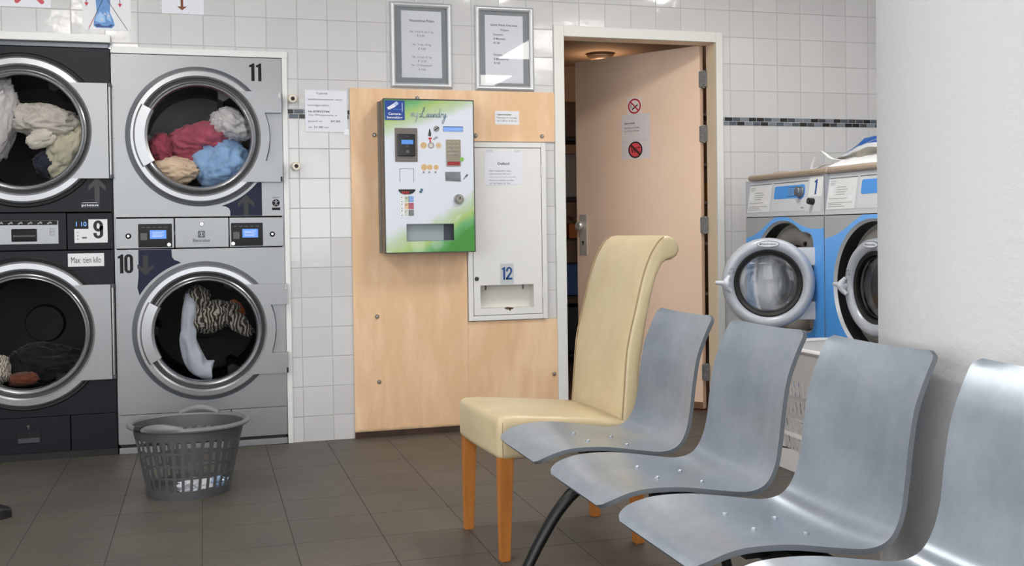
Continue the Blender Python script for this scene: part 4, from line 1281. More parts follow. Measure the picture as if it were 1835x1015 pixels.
# middle controls
m = MB(); m.box(x0 + .004, -2.438, FY - .002, FY + .01, .989, 1.162, 0, .002)
cp = m.build('control_panel', anthracite, t)
m = MB(); m.box(x0 + .02, -2.472, FY - .004, FY - .002, 1.017, 1.127, 0, .002); pl_ = m.build('fascia', silver, cp)
m = MB(); m.box(x0 + .022, -2.476, FY - .0048, FY - .004, 1.107, 1.126, 0)
for i in range(7):
    x = -2.512 - i * .042
    bar(m, x - .008, 1.112, x + .008, 1.121, .006, FY - .0054, FY - .0048, 1)
    m.prism(disc(x + .009, 1.116, .0035, 10), FY - .0054, FY - .0048, 1)
m.build('symbol_strip', [black_gloss, mat('symbol_grey', (150, 150, 152), .4)], pl_)
m = MB(); m.box(-2.675, -2.566, FY - .006, FY - .004, 1.030, 1.089, 0, .004); m.box(-2.668, -2.573, FY - .0068, FY - .006, 1.052, 1.060, 1)
m.build('slot_handle', [black_gloss, mat('slot_grey', (58, 58, 62), .3)], pl_)
m = MB()
for (a, b, c, d) in ((-2.510, -2.508, 1.058, 1.090), (-2.492, -2.490, 1.058, 1.090), (-2.510, -2.490, 1.088, 1.090), (-2.510, -2.490, 1.058, 1.060)):
    m.box(a, b, FY - .0046, FY - .004, c, d)
annulus(m, -2.500, 1.074, .004, .006, FY - .0046, 0, 16); m.build('small_symbol', mat('symbol_print', (120, 122, 126), .4), pl_)
m = MB(); m.box(-2.434, x1 - .003, FY - .002, FY + .01, .989, 1.160, 0, .002)
cp = m.build('control_panel', anthracite, t)
m = MB(); m.box(-2.403, -2.340, FY - .004, FY - .002, 1.088, 1.131, 0)
dp = m.build('display', black_gloss, cp)
m = MB()
m.text('1 10', -2.3715, FY - .0046, 1.099, .022, 0, False, 'C', width=.046)
m.build('digits', emit('digit_blue_glow', (120, 180, 255), 1.1, (80, 120, 200)), dp)
m = MB()
m.box(-2.403, -2.256, FY - .0040, FY - .0022, 1.020, 1.086, 0); m.box(-2.340, -2.256, FY - .0040, FY - .0022, 1.086, 1.131, 0)
big_digit(m, '9', -2.297, 1.040, .044, .086, .0150, FY - .0048, 1)
for i in range(3):
    m.box(-2.392, -2.384, FY - .0046, FY - .004, 1.068 - i * .016, 1.071 - i * .016, 2)
m.box(-2.370, -2.348, FY - .0046, FY - .004, 1.040, 1.048, 2)
m.build('number_sticker', [paper, ink, ink_grey], cp)
m = MB(); m.box(-2.372, -2.290, FY - .0014, FY - .0002, 1.1855, 1.2125, 0); m.text('primus', -2.331, FY - .0020, 1.1935, .0115, 1, True, 'C', width=.074); m.box(-2.363, -2.299, FY - .0020, FY - .0014, 1.2095, 1.2112, 1)
m.build('badge', [mat('badge_navy', (26, 30, 40), .4), mat('badge_white', (214, 222, 230), .4)], t)
m = MB(); arrow(m, -2.299, 1.212, 1.330, .011, .038, .040, y=FY - .001); m.build('arrow_decal', mat('arrow_dark', (22, 25, 31), .35), t)
m = MB(); m.box(-2.434, -2.274, FY - .0016, FY - .0003, .908, .970, 0); m.text('Max  tien kilo', -2.354, FY - .0022, .925, .030, 1, False, 'C', width=.132)
m.build('capacity_label', [paper, ink], t)
m = MB(); m.box(x0 + .004, -2.440, FY - .001, FY + .01, .036, .203, 0, .002); bp = m.build('base_panel', anthracite, t)
m = MB(); m.box(-2.674, -2.567, FY - .003, FY - .001, .082, .134, 0, .002); m.box(-2.666, -2.574, FY - .0036, FY - .003, .086, .108, 1)
m.build('recessed_handle', [anth_dark, mat('handle_sheen', (66, 68, 74), .3)], bp)
m = MB(); m.lathe([(0, .005), (.007, .005), (.009, 0)], (-2.621, FY - .001, .164), (0, -1, 0), 20); m.box(-2.6225, -2.6195, FY - .007, FY - .001, .148, .164); m.build('lock', chrome, bp)
m = MB(); m.box(-2.436, x1 - .003, FY - .001, FY + .01, .036, .203, 0, .002); m.build('base_panel', anthracite, t)
m = MB(); m.box(x0 + .004, x1 - .003, FY + .010, FY + .02, .001, .036); m.build('kick_strip', mat('kick_black', (14, 15, 17), .5), t)

# ------------------------------------------------------------------ laundry inside the drums
def fold_disp(p, seed, amp, f):
    o = Vector((seed * 3.17, seed * 1.31, seed * 7.7))
    w = Vector((noise.noise(p * f + o), noise.noise(p * f + o + Vector((9, 2, 4))), noise.noise(p * f + o + Vector((3, 8, 1))))) * .9
    a = noise.noise(p * f * .9 + o)
    b = 1 - 2 * abs(noise.noise((p + w * .5) * f * 1.8 + o))
    c = 1 - 2 * abs(noise.noise((p + w * .35) * f * 4.1 + o))
    return 1 + amp * (a * .85 + b * .65 + c * .34)
def lump(m, c, r, seed, amp=.28, f=1.3, sub=5, mi=0, rot=None):
    q = bmesh.ops.create_icosphere(m.bm, subdivisions=sub, radius=1.0)
    R = rot if rot is not None else Matrix.Identity(3)
    for v in q['verts']:
        p = v.co.normalized()
        s_ = fold_disp(p, seed, amp, f)
        v.co = Vector(c) + R @ Vector((p.x * r[0] * s_, p.y * r[1] * s_, p.z * r[2] * s_))
    for v in q['verts']:
        for f_ in v.link_faces:
            f_.material_index = mi
def cloth_mat(name, rgb, var=.1, stripes=None):
    k = NT(name)
    c = lin(rgb)
    k.b.inputs['Roughness'].default_value = .9
    k.b.inputs['Sheen Weight'].default_value = .15
    if stripes:
        wv = k.n('ShaderNodeTexWave'); k.l(k.pos(), wv.inputs['Vector'])
        wv.inputs['Scale'].default_value = stripes[0]; wv.inputs['Distortion'].default_value = 9.0; wv.inputs['Detail'].default_value = 1.5; wv.inputs['Detail Scale'].default_value = 1.2
        k.l(k.ramp(wv.outputs[1], [(.30, lin(stripes[1])), (.55, c), (.75, lin(stripes[2]))]), k.b.inputs['Base Color'])
    else:
        nz = k.noise(18, 4, .6)
        k.l(k.ramp(nz, [(.3, tuple(v * (1 - var) for v in c)), (.7, tuple(min(1, v * (1 + var)) for v in c))]), k.b.inputs['Base Color'])
    k.l(k.bump(k.noise(420, 2), .15, .002), k.b.inputs['Normal'])
    MATS[name] = k.m
    return k.m
def laundry(name, label, cat, c, r, seed, mt, amp=.28, f=1.3, rot=None, group=None, sub=5):
    m = MB(); lump(m, c, r, seed, amp, f, sub, 0, rot)
    o = m.build(name, mt, None, sharp=180)
    reorigin(o, (c[0], c[1], c[2] - r[2]))
    return tag(o, label, cat, group)
RY = lambda a: Matrix.Rotation(a, 3, 'Y')
white_c = cloth_mat('cloth_white', (214, 212, 214)); 
laundry('towel', 'pink towel tumbling behind the glass of dryer number 11', 'towel', (-1.83, .16, 1.515), (.135, .12, .085), 3, cloth_mat('cloth_pink', (176, 84, 104), .2), rot=RY(-.25))
laundry('towel', 'small pink cloth at the left glass edge of dryer number 11', 'towel', (-2.015, .09, 1.475), (.05, .07, .065), 8, cloth_mat('cloth_pink_dark', (160, 66, 88), .2))
laundry('towel', 'bunched white towel at upper right inside dryer number 11', 'towel', (-1.675, .13, 1.600), (.095, .10, .068), 5, white_c, rot=RY(.5))
laundry('bed_sheet', 'light blue bed sheet bundled low inside dryer number 11', 'bed linen', (-1.725, .14, 1.405), (.135, .12, .110), 11, cloth_mat('cloth_blue', (150, 188, 232), .12), amp=.24)
laundry('sheet', 'cream cloth lying at bottom left inside dryer number 11', 'bed linen', (-1.955, .12, 1.370), (.115, .11, .062), 14, cloth_mat('cloth_cream', (232, 206, 178), .1), amp=.24)
# lower silver dryer
m = MB()
pts = catmull([(-1.885, .12, .752), (-1.890, .10, .690), (-1.898, .09, .600), (-1.895, .09, .520), (-1.875, .09, .440), (-1.845, .09, .385), (-1.80, .10, .372)], 8)
rr_ = [.022, .030, .036, .040, .043, .046, .050]
rads = [rr_[min(int(i / (len(pts) - 1) * 6), 5)] + (rr_[min(int(i / (len(pts) - 1) * 6) + 1, 6)] - rr_[min(int(i / (len(pts) - 1) * 6), 5)]) * ((i / (len(pts) - 1) * 6) % 1) for i in range(len(pts))]
m.tube(pts, rads, 40, 0)
for v in m.bm.verts:
    p = v.co.copy()
    s_ = noise.noise(Vector((p.x * 26, p.y * 26, p.z * 5))) * .016 + (1 - 2 * abs(noise.noise(Vector((p.x * 16 + 4, p.y * 16, p.z * 9))))) * .010
    ctr = Vector((-1.888, .10, p.z))
    d_ = (p - ctr); d_.z = 0
    if d_.length > 1e-4:
        v.co += d_.normalized() * s_
o = m.build('pillowcase', cloth_mat('cloth_pale_blue', (190, 198, 212), .08), None, sharp=180); reorigin(o, (-1.88, .1, .345))
tag(o, 'long pale blue-white cloth hanging down inside dryer number 10', 'bed linen')
m = MB()
lump(m, (-1.79, .14, .640), (.115, .08, .060), 21, .30, 1.5, 5, 0, RY(-.25)); lump(m, (-1.855, .14, .735), (.055, .06, .050), 22, .3, 1.5, 4, 0, RY(.6)); lump(m, (-1.655, .13, .600), (.075, .05, .036), 23, .28, 1.5, 4, 0, RY(.75))
o = m.build('striped_shirt', cloth_mat('cloth_zebra', (96, 88, 80), stripes=(17, (44, 38, 34), (170, 164, 152))), None, sharp=180); reorigin(o, (-1.79, .14, .58))
tag(o, 'grey and brown striped shirt tumbling inside dryer number 10', 'shirt')
laundry('cloth', 'small orange cloth behind the striped shirt inside dryer number 10', 'cloth', (-1.655, .22, .675), (.042, .03, .022), 31, cloth_mat('cloth_orange', (208, 110, 40)), rot=RY(.9), sub=4)
# upper dark dryer
laundry('shirt', 'white shirt at the left edge inside upper dark dryer', 'shirt', (-2.745, .12, 1.62), (.075, .09, .17), 41, white_c, rot=RY(.12))
laundry('shirt', 'off-white crumpled shirt high in the middle of upper dark dryer', 'shirt', (-2.545, .12, 1.605), (.135, .10, .072), 42, cloth_mat('cloth_offwhite', (206, 200, 192)), rot=RY(.12), amp=.32)
laundry('blouse', 'pale green printed blouse at the right inside upper dark dryer', 'blouse', (-2.435, .11, 1.455), (.075, .09, .115), 44, cloth_mat('cloth_sage', (198, 194, 172), .16), rot=RY(.55), amp=.3)
laundry('handkerchief', 'small white cloth in the centre of upper dark dryer', 'cloth', (-2.545, .035, 1.520), (.055, .03, .036), 45, cloth_mat('cloth_white_b', (226, 220, 208)), rot=RY(-.4), amp=.34, sub=4)
laundry('jeans', 'dark blue garment low in the middle of upper dark dryer', 'trousers', (-2.50, .15, 1.40), (.085, .09, .060), 46, cloth_mat('cloth_navy', (34, 40, 58), .3))
# lower dark dryer
laundry('shirt', 'pale striped cloth at the bottom left inside lower dark dryer', 'shirt', (-2.755, .08, .428), (.045, .06, .055), 51, cloth_mat('cloth_stripe', (196, 186, 172), stripes=(30, (120, 110, 100), (214, 206, 194))), sub=4)
laundry('cloth', 'rust brown cloth on the drum bottom of lower dark dryer', 'cloth', (-2.655, .09, .374), (.06, .06, .028), 52, cloth_mat('cloth_rust', (110, 56, 32), .3), sub=4)
laundry('trousers', 'black garment heaped in the back of lower dark dryer', 'trousers', (-2.58, .24, .43), (.16, .12, .08), 53, cloth_mat('cloth_black', (18, 18, 22), .3))

# ------------------------------------------------------------------ washing machines along the right wall
PLZ = 0.235
m = MB()
m.box(.905, 1.62, -1.90, -.43, .012, .222, 0, .002); m.box(.915, 1.60, -1.89, -.44, 0, .014, 1); m.box(.915, 1.60, -1.89, -.44, .222, PLZ, 1)
o = m.build('plinth', [wood_mat('plinth_brown', (84, 66, 54), (104, 82, 68), (1, 1.5, 3), .5), dark_gap])
reorigin(o, (1.26, -1.16, 0)); tag(o, 'low brown plinth under the blue fronted washing machines', 'plinth')

wgrey = mat('washer_grey', (176, 180, 188), .35, .25, var=.02, vscale=4)
wpanel = mat('washer_control_panel', (200, 204, 211), .35, .15)
winfo = mat('washer_info_sheet', (220, 222, 224), .4)
wblue = mat('washer_print_blue', (76, 148, 224), .4)
lid_b = mat('lid_beige', (168, 152, 136), .22, .1, var=.05, vscale=10)
rubber = mat('rubber_black', (22, 22, 24), .45)
door_grey = mat('washer_door_grey', (176, 182, 192), .32, .1)
recess_grey = mat('recess_grey', (158, 156, 152), .5, .2, var=.05, vscale=8)
wave = NT('washer_front_print')
xw, yw, zw = wave.xyz()
g1 = wave.math('DIVIDE', wave.math('SUBTRACT', xw, .335), .20)
crest = wave.math('MULTIPLY', wave.math('POWER', 2.71828, wave.math('MULTIPLY', wave.math('MULTIPLY', g1, g1), -1.0)), .105)
lim = wave.math('ADD', wave.math('ADD', crest, .752), wave.math('MULTIPLY', wave.math('MULTIPLY', xw, xw), .10))
dd = wave.math('SUBTRACT', lim, zw)
isb = wave.n('ShaderNodeMapRange'); wave.l(dd, isb.inputs[0]); isb.inputs[1].default_value = -.002; isb.inputs[2].default_value = .002
blue_c = wave.ramp(wave.math('DIVIDE', wave.math('SUBTRACT', zw, .35), .5), [(0.0, lin((66, 150, 228))), (1.0, lin((112, 178, 250)))])
wave.l(wave.mix(isb.outputs[0], lin((170, 172, 176)), blue_c), wave.b.inputs['Base Color'])
wave.b.inputs['Roughness'].default_value = .35

WCX, WCZ, WR = .362, .550, .295
def hole_r(a, grow=0.0):
    ca, sa = math.cos(a), math.sin(a)
    r = WR + grow
    bx, bz = .272 + grow, .240 + grow
    if ca > 1e-6:
        r = min(r, bx / ca)
        r2 = ((ca / bx) ** 10 + (abs(sa) / bz) ** 10) ** -.1
        r = max(r, r2)
    return r
def front_plate(mb, x0, x1, z0, z1):
    n = 160
    angs = sorted([2 * PI * i / n for i in range(n)] + [math.atan2(z - WCZ, x - WCX) % (2 * PI) for x in (x0, x1) for z in (z0, z1)])
    rows = [[], [], [], []]
    for a in angs:
        ca, sa = math.cos(a), math.sin(a)
        t = 1e9
        if ca > 1e-9: t = min(t, (x1 - WCX) / ca)
        if ca < -1e-9: t = min(t, (x0 - WCX) / ca)
        if sa > 1e-9: t = min(t, (z1 - WCZ) / sa)
        if sa < -1e-9: t = min(t, (z0 - WCZ) / sa)
        r = hole_r(a)
        for row, rr, y in ((rows[0], t, 0), (rows[1], r, 0), (rows[2], r - .012, .012), (rows[3], r - .014, .075)):
            row.append(mb.bm.verts.new((WCX + ca * rr, y, WCZ + sa * rr)))
    m_ = len(angs)
    for k, mi in ((0, 0), (1, 1), (2, 2)):
        for i in range(m_):
            j = (i + 1) % m_
            f = mb.bm.faces.new((rows[k][i], rows[k][j], rows[k + 1][j], rows[k + 1][i])); f.material_index = mi
    f = mb.bm.faces.new(list(reversed(rows[3]))); f.material_index = 3

bk = NT('bowl_painted_reflections')
bs = bk.noise(6.5, 3, .5, bk.scaled(1.6, 1.6, .25))  # pale upright streaks paint the light reflected and refracted in the clear bowl
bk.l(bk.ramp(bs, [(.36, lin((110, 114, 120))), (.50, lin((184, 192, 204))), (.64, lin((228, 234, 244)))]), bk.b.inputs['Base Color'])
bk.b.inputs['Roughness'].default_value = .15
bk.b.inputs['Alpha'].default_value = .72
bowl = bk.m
def washer_door(M, parent, hinge=True):
    def fin(mb, name, mats, par):
        mb.bm.transform(M)
        return mb.build(name, mats, par)
    ax = (0, -1, 0)
    m = MB()
    m.lathe([(.130, -.012), (.200, -.012), (.209, -.004), (.212, .010), (.209, .028), (.200, .040), (.186, .046), (.172, .044), (.160, .034), (.156, .024)], (0, 0, 0), ax, 96, 0)
    m.lathe([(.157, .026), (.150, .030), (.138, .024), (.137, .010), (.130, -.012)], (0, 0, 0), ax, 96, 1)
    d = fin(m, 'door', [door_grey, rubber], parent)
    m = MB()
    m.lathe([(.137, .012), (.125, .020), (.09, .026), (.05, .029), (0, .030)], (0, 0, 0), ax, 64, 0)
    fin(m, 'door_glass', glass, d)
    m = MB()
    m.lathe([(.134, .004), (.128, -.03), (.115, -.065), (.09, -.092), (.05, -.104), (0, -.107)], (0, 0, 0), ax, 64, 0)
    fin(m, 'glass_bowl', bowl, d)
    m = MB()
    E = [(.052 * math.cos(2 * PI * i / 36), .1835 + .0155 * math.sin(2 * PI * i / 36)) for i in range(36)]
    E2 = [(.049 * math.cos(2 * PI * i / 36), .1835 + .0128 * math.sin(2 * PI * i / 36)) for i in range(36)]
    m.prism(E, -.0475, -.038, 1); m.prism(E2, -.0485, -.0474, 0)
    m.text('Electrolux', .004, -.0490, .1800, .0085, 1, True, 'C', width=.066)
    m.box(-.038, -.031, -.0490, -.0484, .180, .188, 1)
    fin(m, 'logo_badge', [mat('badge_pale', (216, 220, 228), .35), mat('badge_slate', (92, 98, 110), .4)], d)
    m = MB()
    m.tube(catmull([(-.176, -.052, .036), (-.186, -.060, .020), (-.192, -.066, .004), (-.186, -.060, -.018), (-.170, -.050, -.036)], 5), [.009] * 3 + [.010, .011, .012, .013, .014, .015, .016, .017, .017, .016, .015, .014, .013, .012, .011, .010, .009, .009], 14, 0)
    m.tube(catmull([(-.186, -.062, .002), (-.205, -.066, .004), (-.225, -.068, .006), (-.240, -.068, .007)], 4), [.017, .016, .0145, .013, .012, .0112, .0105, .010, .0098, .0095, .0095, .009, .008], 14, 0)
    m.cyl((-.188, -.060, 0), (-.188, -.020, 0), .016, .018, 16)
    fin(m, 'door_handle', mat('handle_pale', (200, 206, 216), .35), d)
    m = MB()
    for x, z in ((-.178, .050), (-.156, .052)):
        annulus(m, x, z, .0048, .006, -.0472, 0, 20); m.box(x - .003, x + .003, -.0475, -.047, z - .0006, z + .0006); m.box(x - .0006, x + .0006, -.0475, -.047, z - .003, z + .003)
    m.tube(catmull([(-.176, -.047, .064), (-.170, -.047, .069), (-.162, -.047, .070), (-.156, -.047, .066)], 4), .0012, 6)
    fin(m, 'lock_symbols', mat('symbol_slate', (110, 116, 126), .4), d)
    if hinge:
        for s_ in (-1, 1):
            m = MB(); zc = s_ * .126 - .003
            m.box(.085, .238, .013, .055, zc - .042, zc + .042, 0, .004)
            m.box(.205, .262, .02, .05, zc - .036, zc + .036, 0, .003)
            fin(m, 'hinge_arm', mat('hinge_arm_white', (206, 208, 214), .4), d)
    return d

def washer(label, y0, numbered, Mdoor):
    t = thing('washing_machine', label, 'washing machine', (.905, y0, PLZ), -PI / 2)
    Wd = .722
    m = MB()
    m.box(0, .004, .002, .68, 0, 1.053); m.box(Wd - .004, Wd, .002, .68, 0, 1.053); m.box(0, Wd, .675, .68, 0, 1.053); m.box(0, Wd, .002, .68, 0, .004)
    m.box(0, Wd, .05, .68, 1.045, 1.053)
    m.build('cabinet', wgrey, t, True)
    m = MB(); front_plate(m, .001, Wd - .001, .002, .862)
    m.build('front_panel', [wave.m, mat('bezel_silver', (190, 194, 200), .3, .3), rubber, recess_grey], t, True, fixn=True)
    # tub front seen in the opening
    m = MB()
    m.lathe([(.262, .072), (.258, .060), (.245, .050), (.225, .046), (.205, .050), (.190, .058), (.176, .070)], (WCX, 0, WCZ), (0, 1, 0), 72, 0)
    m.lathe([(.176, .070), (.170, .066), (.160, .070), (.156, .0745)], (WCX, 0, WCZ), (0, 1, 0), 72, 1)
    m.lathe([(.0, .0745), (.156, .0743)], (WCX, 0, WCZ), (0, 1, 0), 72, 1)
    for a in (.95, 2.2):
        m.lathe([(.0, .040), (.010, .040), (.012, .048)], (WCX + .222 * math.cos(a), 0, WCZ + .222 * math.sin(a)), (0, 1, 0), 16, 1)
    m.box(WCX + .16, WCX + .258, .052, .074, WCZ + .165, WCZ + .222, 0, .003); m.box(WCX + .16, WCX + .258, .045, .074, WCZ - .222, WCZ - .165, 0, .003)
    m.build('tub_front', [recess_grey, rubber], t, True)
    # sloping control panel: local frame s along the slope
    th = math.atan2(.028, .187)
    S = Matrix.Translation((0, 0, .866)) @ Matrix.Rotation(-th, 4, 'X')
    L = .189
    def sl(mb):
        mb.bm.transform(S); return mb
    m = MB(); m.box(.001, Wd - .001, 0, .03, 0, L, 0, .002); cp = sl(m).build('control_panel', wpanel, t, True)
    m = MB(); m.box(.0, Wd, .004, .03, -.0065, .001); sl(m).build('panel_gap', dark_gap, t, True)
    m = MB(); m.box(.010, .226, -.0015, 0, .024, .168, 0); m.box(.010, .226, -.0022, -.0014, .164, .168, 1)
    for i, (a, b) in enumerate(((.022, .066), (.022, .060), (.022, .058))):
        m.box(a, b, -.0020, -.0015, .150 - i * .007, .1525 - i * .007, 2)
    for i, (a, b) in enumerate(((.072, .150), (.076, .160), (.070, .148), (.072, .140))):
        m.box(a, b, -.0020, -.0015, .122 - i * .011, .125 - i * .011, 2)
    m.box(.022, .050, -.0021, -.0015, .084, .128, 3)
    m.box(.022, .160, -.0020, -.0015, .071, .0735, 2); m.box(.172, .206, -.0021, -.0015, .066, .084, 3)
    for i, (a, b) in enumerate(((.020, .206), (.020, .130), (.020, .150))):
        m.box(a, b, -.0020, -.0015, .052 - i * .0085, .0545 - i * .0085, 2)
    sl(m).build('instruction_sheet', [winfo, mat('panel_line_dark', (92, 98, 106), .4), mat('small_print_grey', (150, 152, 158), .5), paper], cp, True)
    m = MB(); m.box(.244, .559, -.0012, 0, .024, .168, 0, .0005); m.box(.244, .559, -.0020, -.0010, .164, .168, 1)
    m.prism(rrect(.262, .535, .086, .150, .010), -.0022, -.0012, 2)
    m.prism(disc(.506, .116, .036, 32), -.0026, -.0012, 2)
    m.box(.520, .548, -.0018, -.0012, .034, .042, 3)
    sl(m).build('programme_fascia', [mat('fascia_grey', (204, 208, 214), .35), MATS['panel_line_dark'], wblue, MATS['small_print_grey']], cp, True)
    m = MB(); m.box(.390, .455, -.0035, -.0022, .096, .140, 0); m.box(.393, .452, -.0041, -.0035, .099, .137, 1)
    for i in range(4):
        m.box(.402, .444 - .008 * (i % 2), -.0046, -.0041, .128 - i * .008, .1305 - i * .008, 2)
    sl(m).build('display', [mat('display_navy', (50, 84, 130), .3), emit('washer_display', (110, 160, 210), .30, (90, 130, 180)), MATS['display_navy']], cp, True)
    m = MB(); m.lathe([(0, .030), (.018, .030), (.022, .026), (.024, .010), (.028, .006), (.028, 0)], (.506, 0, .114), (0, -1, 0), 28, 0); m.box(.503, .509, -.034, -.028, .114, .138, 0, .001)
    sl(m).build('programme_knob', mat('knob_grey', (104, 110, 120), .35, .3), cp, True)
    m = MB(); m.box(.562, .690, -.0012, 0, .016, .176, 0, .0005)
    sl(m).build('end_fascia', MATS['fascia_grey'], cp, True)
    m = MB(); m.cyl((.620, 0, .064), (.620, -.028, .064), .0165, .014, 22, 0); m.prism(disc(.620, .064, .0065, 14), -.029, -.028, 1)
    sl(m).build('knob', [rubber, steel], cp, True)
    if numbered:
        m = MB(); m.box(.574, .684, -.0022, -.0012, .088, .182, 0); big_digit(m, '1', .628, .098, .024, .072, .013, -.0027, 1)
        sl(m).build('number_sticker', [mat('sticker_offwhite', (226, 228, 230), .4), mat('digit_navy', (40, 88, 156), .4)], cp, True)
    # worktop lid
    m = MB()
    m.box(-.004, Wd + .001, .012, .69, 1.0535, 1.083, 0, .012, 4)
    ld_ = m.build('lid', lid_b, t, True)
    m = MB()
    for q in range(2):
        m.lathe([(.055, 0), (.045, .010), (.025, .016), (0, .018)], (.16 + q * .0, .12, 1.081), (0, 0, 1), 28)
        break
    m.build('lid_boss', lid_b, ld_, True)
    washer_door(Mdoor, t, True)
    return t
def frame_at(c, x, y):
    x = Vector(x).normalized(); y = Vector(y).normalized()
    Mx = Matrix((x, y, Vector((0, 0, 1)))).transposed().to_4x4(); Mx.translation = Vector(c)
    return Mx
washer('blue and grey washing machine numbered 1 with its round door open', -.430, True, frame_at((.712, -.985, .787), (.877, -.48, 0), (.48, .877, 0)))
washer('blue and grey washing machine with closed door half hidden by pillar', -1.157, False, frame_at((.940, -1.519, .785), (0, -1, 0), (1, 0, 0)))

# ------------------------------------------------------------------ plastic carrier bag lying on the machines
bagw = NT('bag_film_white'); bagw.b.inputs['Base Color'].default_value = (*lin((228, 230, 234)), 1); bagw.b.inputs['Roughness'].default_value = .28
bagw.b.inputs['Transmission Weight'].default_value = 0.0
LZ = PLZ + 1.083
t = thing('plastic_bag', 'crumpled white and blue plastic bag lying on the washing machine tops', 'bag', (1.08, -1.42, LZ))
m = MB()
def bag_surf(u, v, a, b, zt, seed, yc, xc):
    x = xc + (u - .5) * a; y = yc + (v - .5) * b
    e = max(0, 1 - (2 * abs(u - .5)) ** 4) * max(0, 1 - (2 * abs(v - .5)) ** 4)
    n_ = 1 - 2 * abs(noise.noise(Vector((x * 9 + seed, y * 9, seed)))) + .4 * noise.noise(Vector((x * 22, y * 22, seed)))
    return Vector((x, y, LZ + .003 + e * (zt + .016 * n_)))
m.grid(lambda u, v: bag_surf(u, v, .24, .62, .036, 2.0, -1.38, 1.07), 40, 60)
m.bm.faces.new([m.bm.verts.new((x, y, LZ + .0012)) for x, y in ((.955, -1.68), (1.185, -1.68), (1.185, -1.08), (.955, -1.08))])
m.build('bag_body', bagw.m, t, sharp=60)
m = MB()
def flap(u, v):
    # printed side of the bag lifted in a loose ridge
    y = -1.150 - v * .50 + .02 * u
    x = .968 + u * .085
    rise = min(1.0, v * 4.0)
    z = LZ + .046 + .020 * rise + u * (.022 + .040 * rise) + .005 * noise.noise(Vector((u * 3, v * 6, 3))) - .010 * math.sin(v * 9) * (1 - u)
    return Vector((x, y, z))
NU, NV = 28, 60
m.grid(flap, NU, NV, 0)
fl = m.bm.faces[:]
for k_, f in enumerate(fl):
    uu = (k_ // NV + .5) / NU; vv = (k_ % NV + .5) / NV
    st = uu - vv * .9
    if uu > .34 and vv > .06 and not (.08 < st < .20 or -.25 < st < -.17):
        f.material_index = 1
bmesh.ops.solidify(m.bm, geom=fl, thickness=.002)
m.build('printed_side', [bagw.m, mat('bag_print_blue', (34, 104, 186), .35)], t, sharp=60)
m = MB()
def side(u, v):
    top = flap(0.0, v)
    z = LZ + .004 + (top.z - LZ - .006) * u
    x = .985 + .06 * math.sin(PI * u) * (.5 + .5 * math.sin(v * 14)) - .010 * u
    return Vector((x, top.y, z))
m.grid(side, 14, 60)
bmesh.ops.solidify(m.bm, geom=m.bm.faces[:], thickness=.002)
m.build('bag_side', mat('bag_film_shade', (206, 202, 190), .35), t, sharp=60)  # same white film, coloured darker for the shaded cavity under the ridge
m = MB()
P = catmull([(1.0, -1.22, LZ + .030), (.972, -1.13, LZ + .040), (.968, -1.07, LZ + .070), (.968, -1.03, LZ + .082), (.968, -.995, LZ + .066), (.968, -.965, LZ + .036), (.97, -.945, LZ + .006)], 8)
n_ = len(P)
m.tube(P, [.016 - .010 * min(1, k / (n_ * .5)) for k in range(n_)], 10, 0, flat=.22)
P = catmull([(.97, -.945, LZ + .006), (.972, -1.0, LZ + .006), (.975, -1.06, LZ + .020), (.99, -1.14, LZ + .022)], 6)
m.tube(P, .010, 10, 0, flat=.3)
m.build('carry_handle', bagw.m, t)

# ------------------------------------------------------------------ white laundry basket at the machines
wb = mat('basket_white', (224, 224, 226), .38)
t = thing('laundry_basket', 'tall white slotted laundry basket on floor by the blue machines', 'laundry basket', (.70, -1.53, 0))
bx0, bx1, by0, by1, bz = .535, .880, -1.82, -1.235, .545
ins = .055
def bpt(side, u, z, off=0.0):
    k = ins * (1 - z / bz)
    ax0, ax1, ay0, ay1 = bx0 + k, bx1 - k * .3, by0 + k, by1 - k
    if side == 0: return Vector((ax0 - off, ay0 + (ay1 - ay0) * u, z))
    if side == 1: return Vector((ax0 + (ax1 - ax0) * u, ay1 + off, z))
    if side == 2: return Vector((ax1 + off, ay1 + (ay0 - ay1) * u, z))
    return Vector((ax1 + (ax0 - ax1) * u, ay0 - off, z))
m = MB()
levels = [(0.0, .10), (.155, .175), (.235, .255), (.315, .335), (.40, .535)]
for sd in range(4):
    n = 13 if sd in (0, 2) else 9
    for za, zb in levels:
        m.face([bpt(sd, 0, za), bpt(sd, 1, za), bpt(sd, 1, zb), bpt(sd, 0, zb)])
    for (za, zb) in zip([l[1] for l in levels[:-1]], [l[0] for l in levels[1:]]):
        e0 = .12
        m.face([bpt(sd, 0, za), bpt(sd, e0, za), bpt(sd, e0, zb), bpt(sd, 0, zb)]); m.face([bpt(sd, 1 - e0, za), bpt(sd, 1, za), bpt(sd, 1, zb), bpt(sd, 1 - e0, zb)])
        for i in range(n):
            a = e0 + (1 - 2 * e0) * (i + .35) / n; b = e0 + (1 - 2 * e0) * (i + 1) / n
            m.face([bpt(sd, a, za), bpt(sd, b, za), bpt(sd, b, zb), bpt(sd, a, zb)])
m.face([bpt(0, 0, .003), bpt(0, 1, .003), bpt(2, 0, .003), bpt(2, 1, .003)])
bmesh.ops.remove_doubles(m.bm, verts=m.bm.verts[:], dist=1e-4)
bmesh.ops.solidify(m.bm, geom=m.bm.faces[:], thickness=.003)
m.build('basket_body', wb, t, sharp=30)
m = MB()
for poly in ([(bx0 - .016, by0 - .016), (bx1 + .004, by0 - .016), (bx1 + .004, by1 + .016), (bx0 - .016, by1 + .016)],):
    pass
P = [Vector((x, y, bz - .006)) for x, y in rrect(bx0 - .008, bx1 + .002, by0 - .008, by1 + .008, .04, 6)]
m.tube(P, .014, 8, 0, closed=True, flat=.75)
m.build('rim', wb, t)
m = MB()
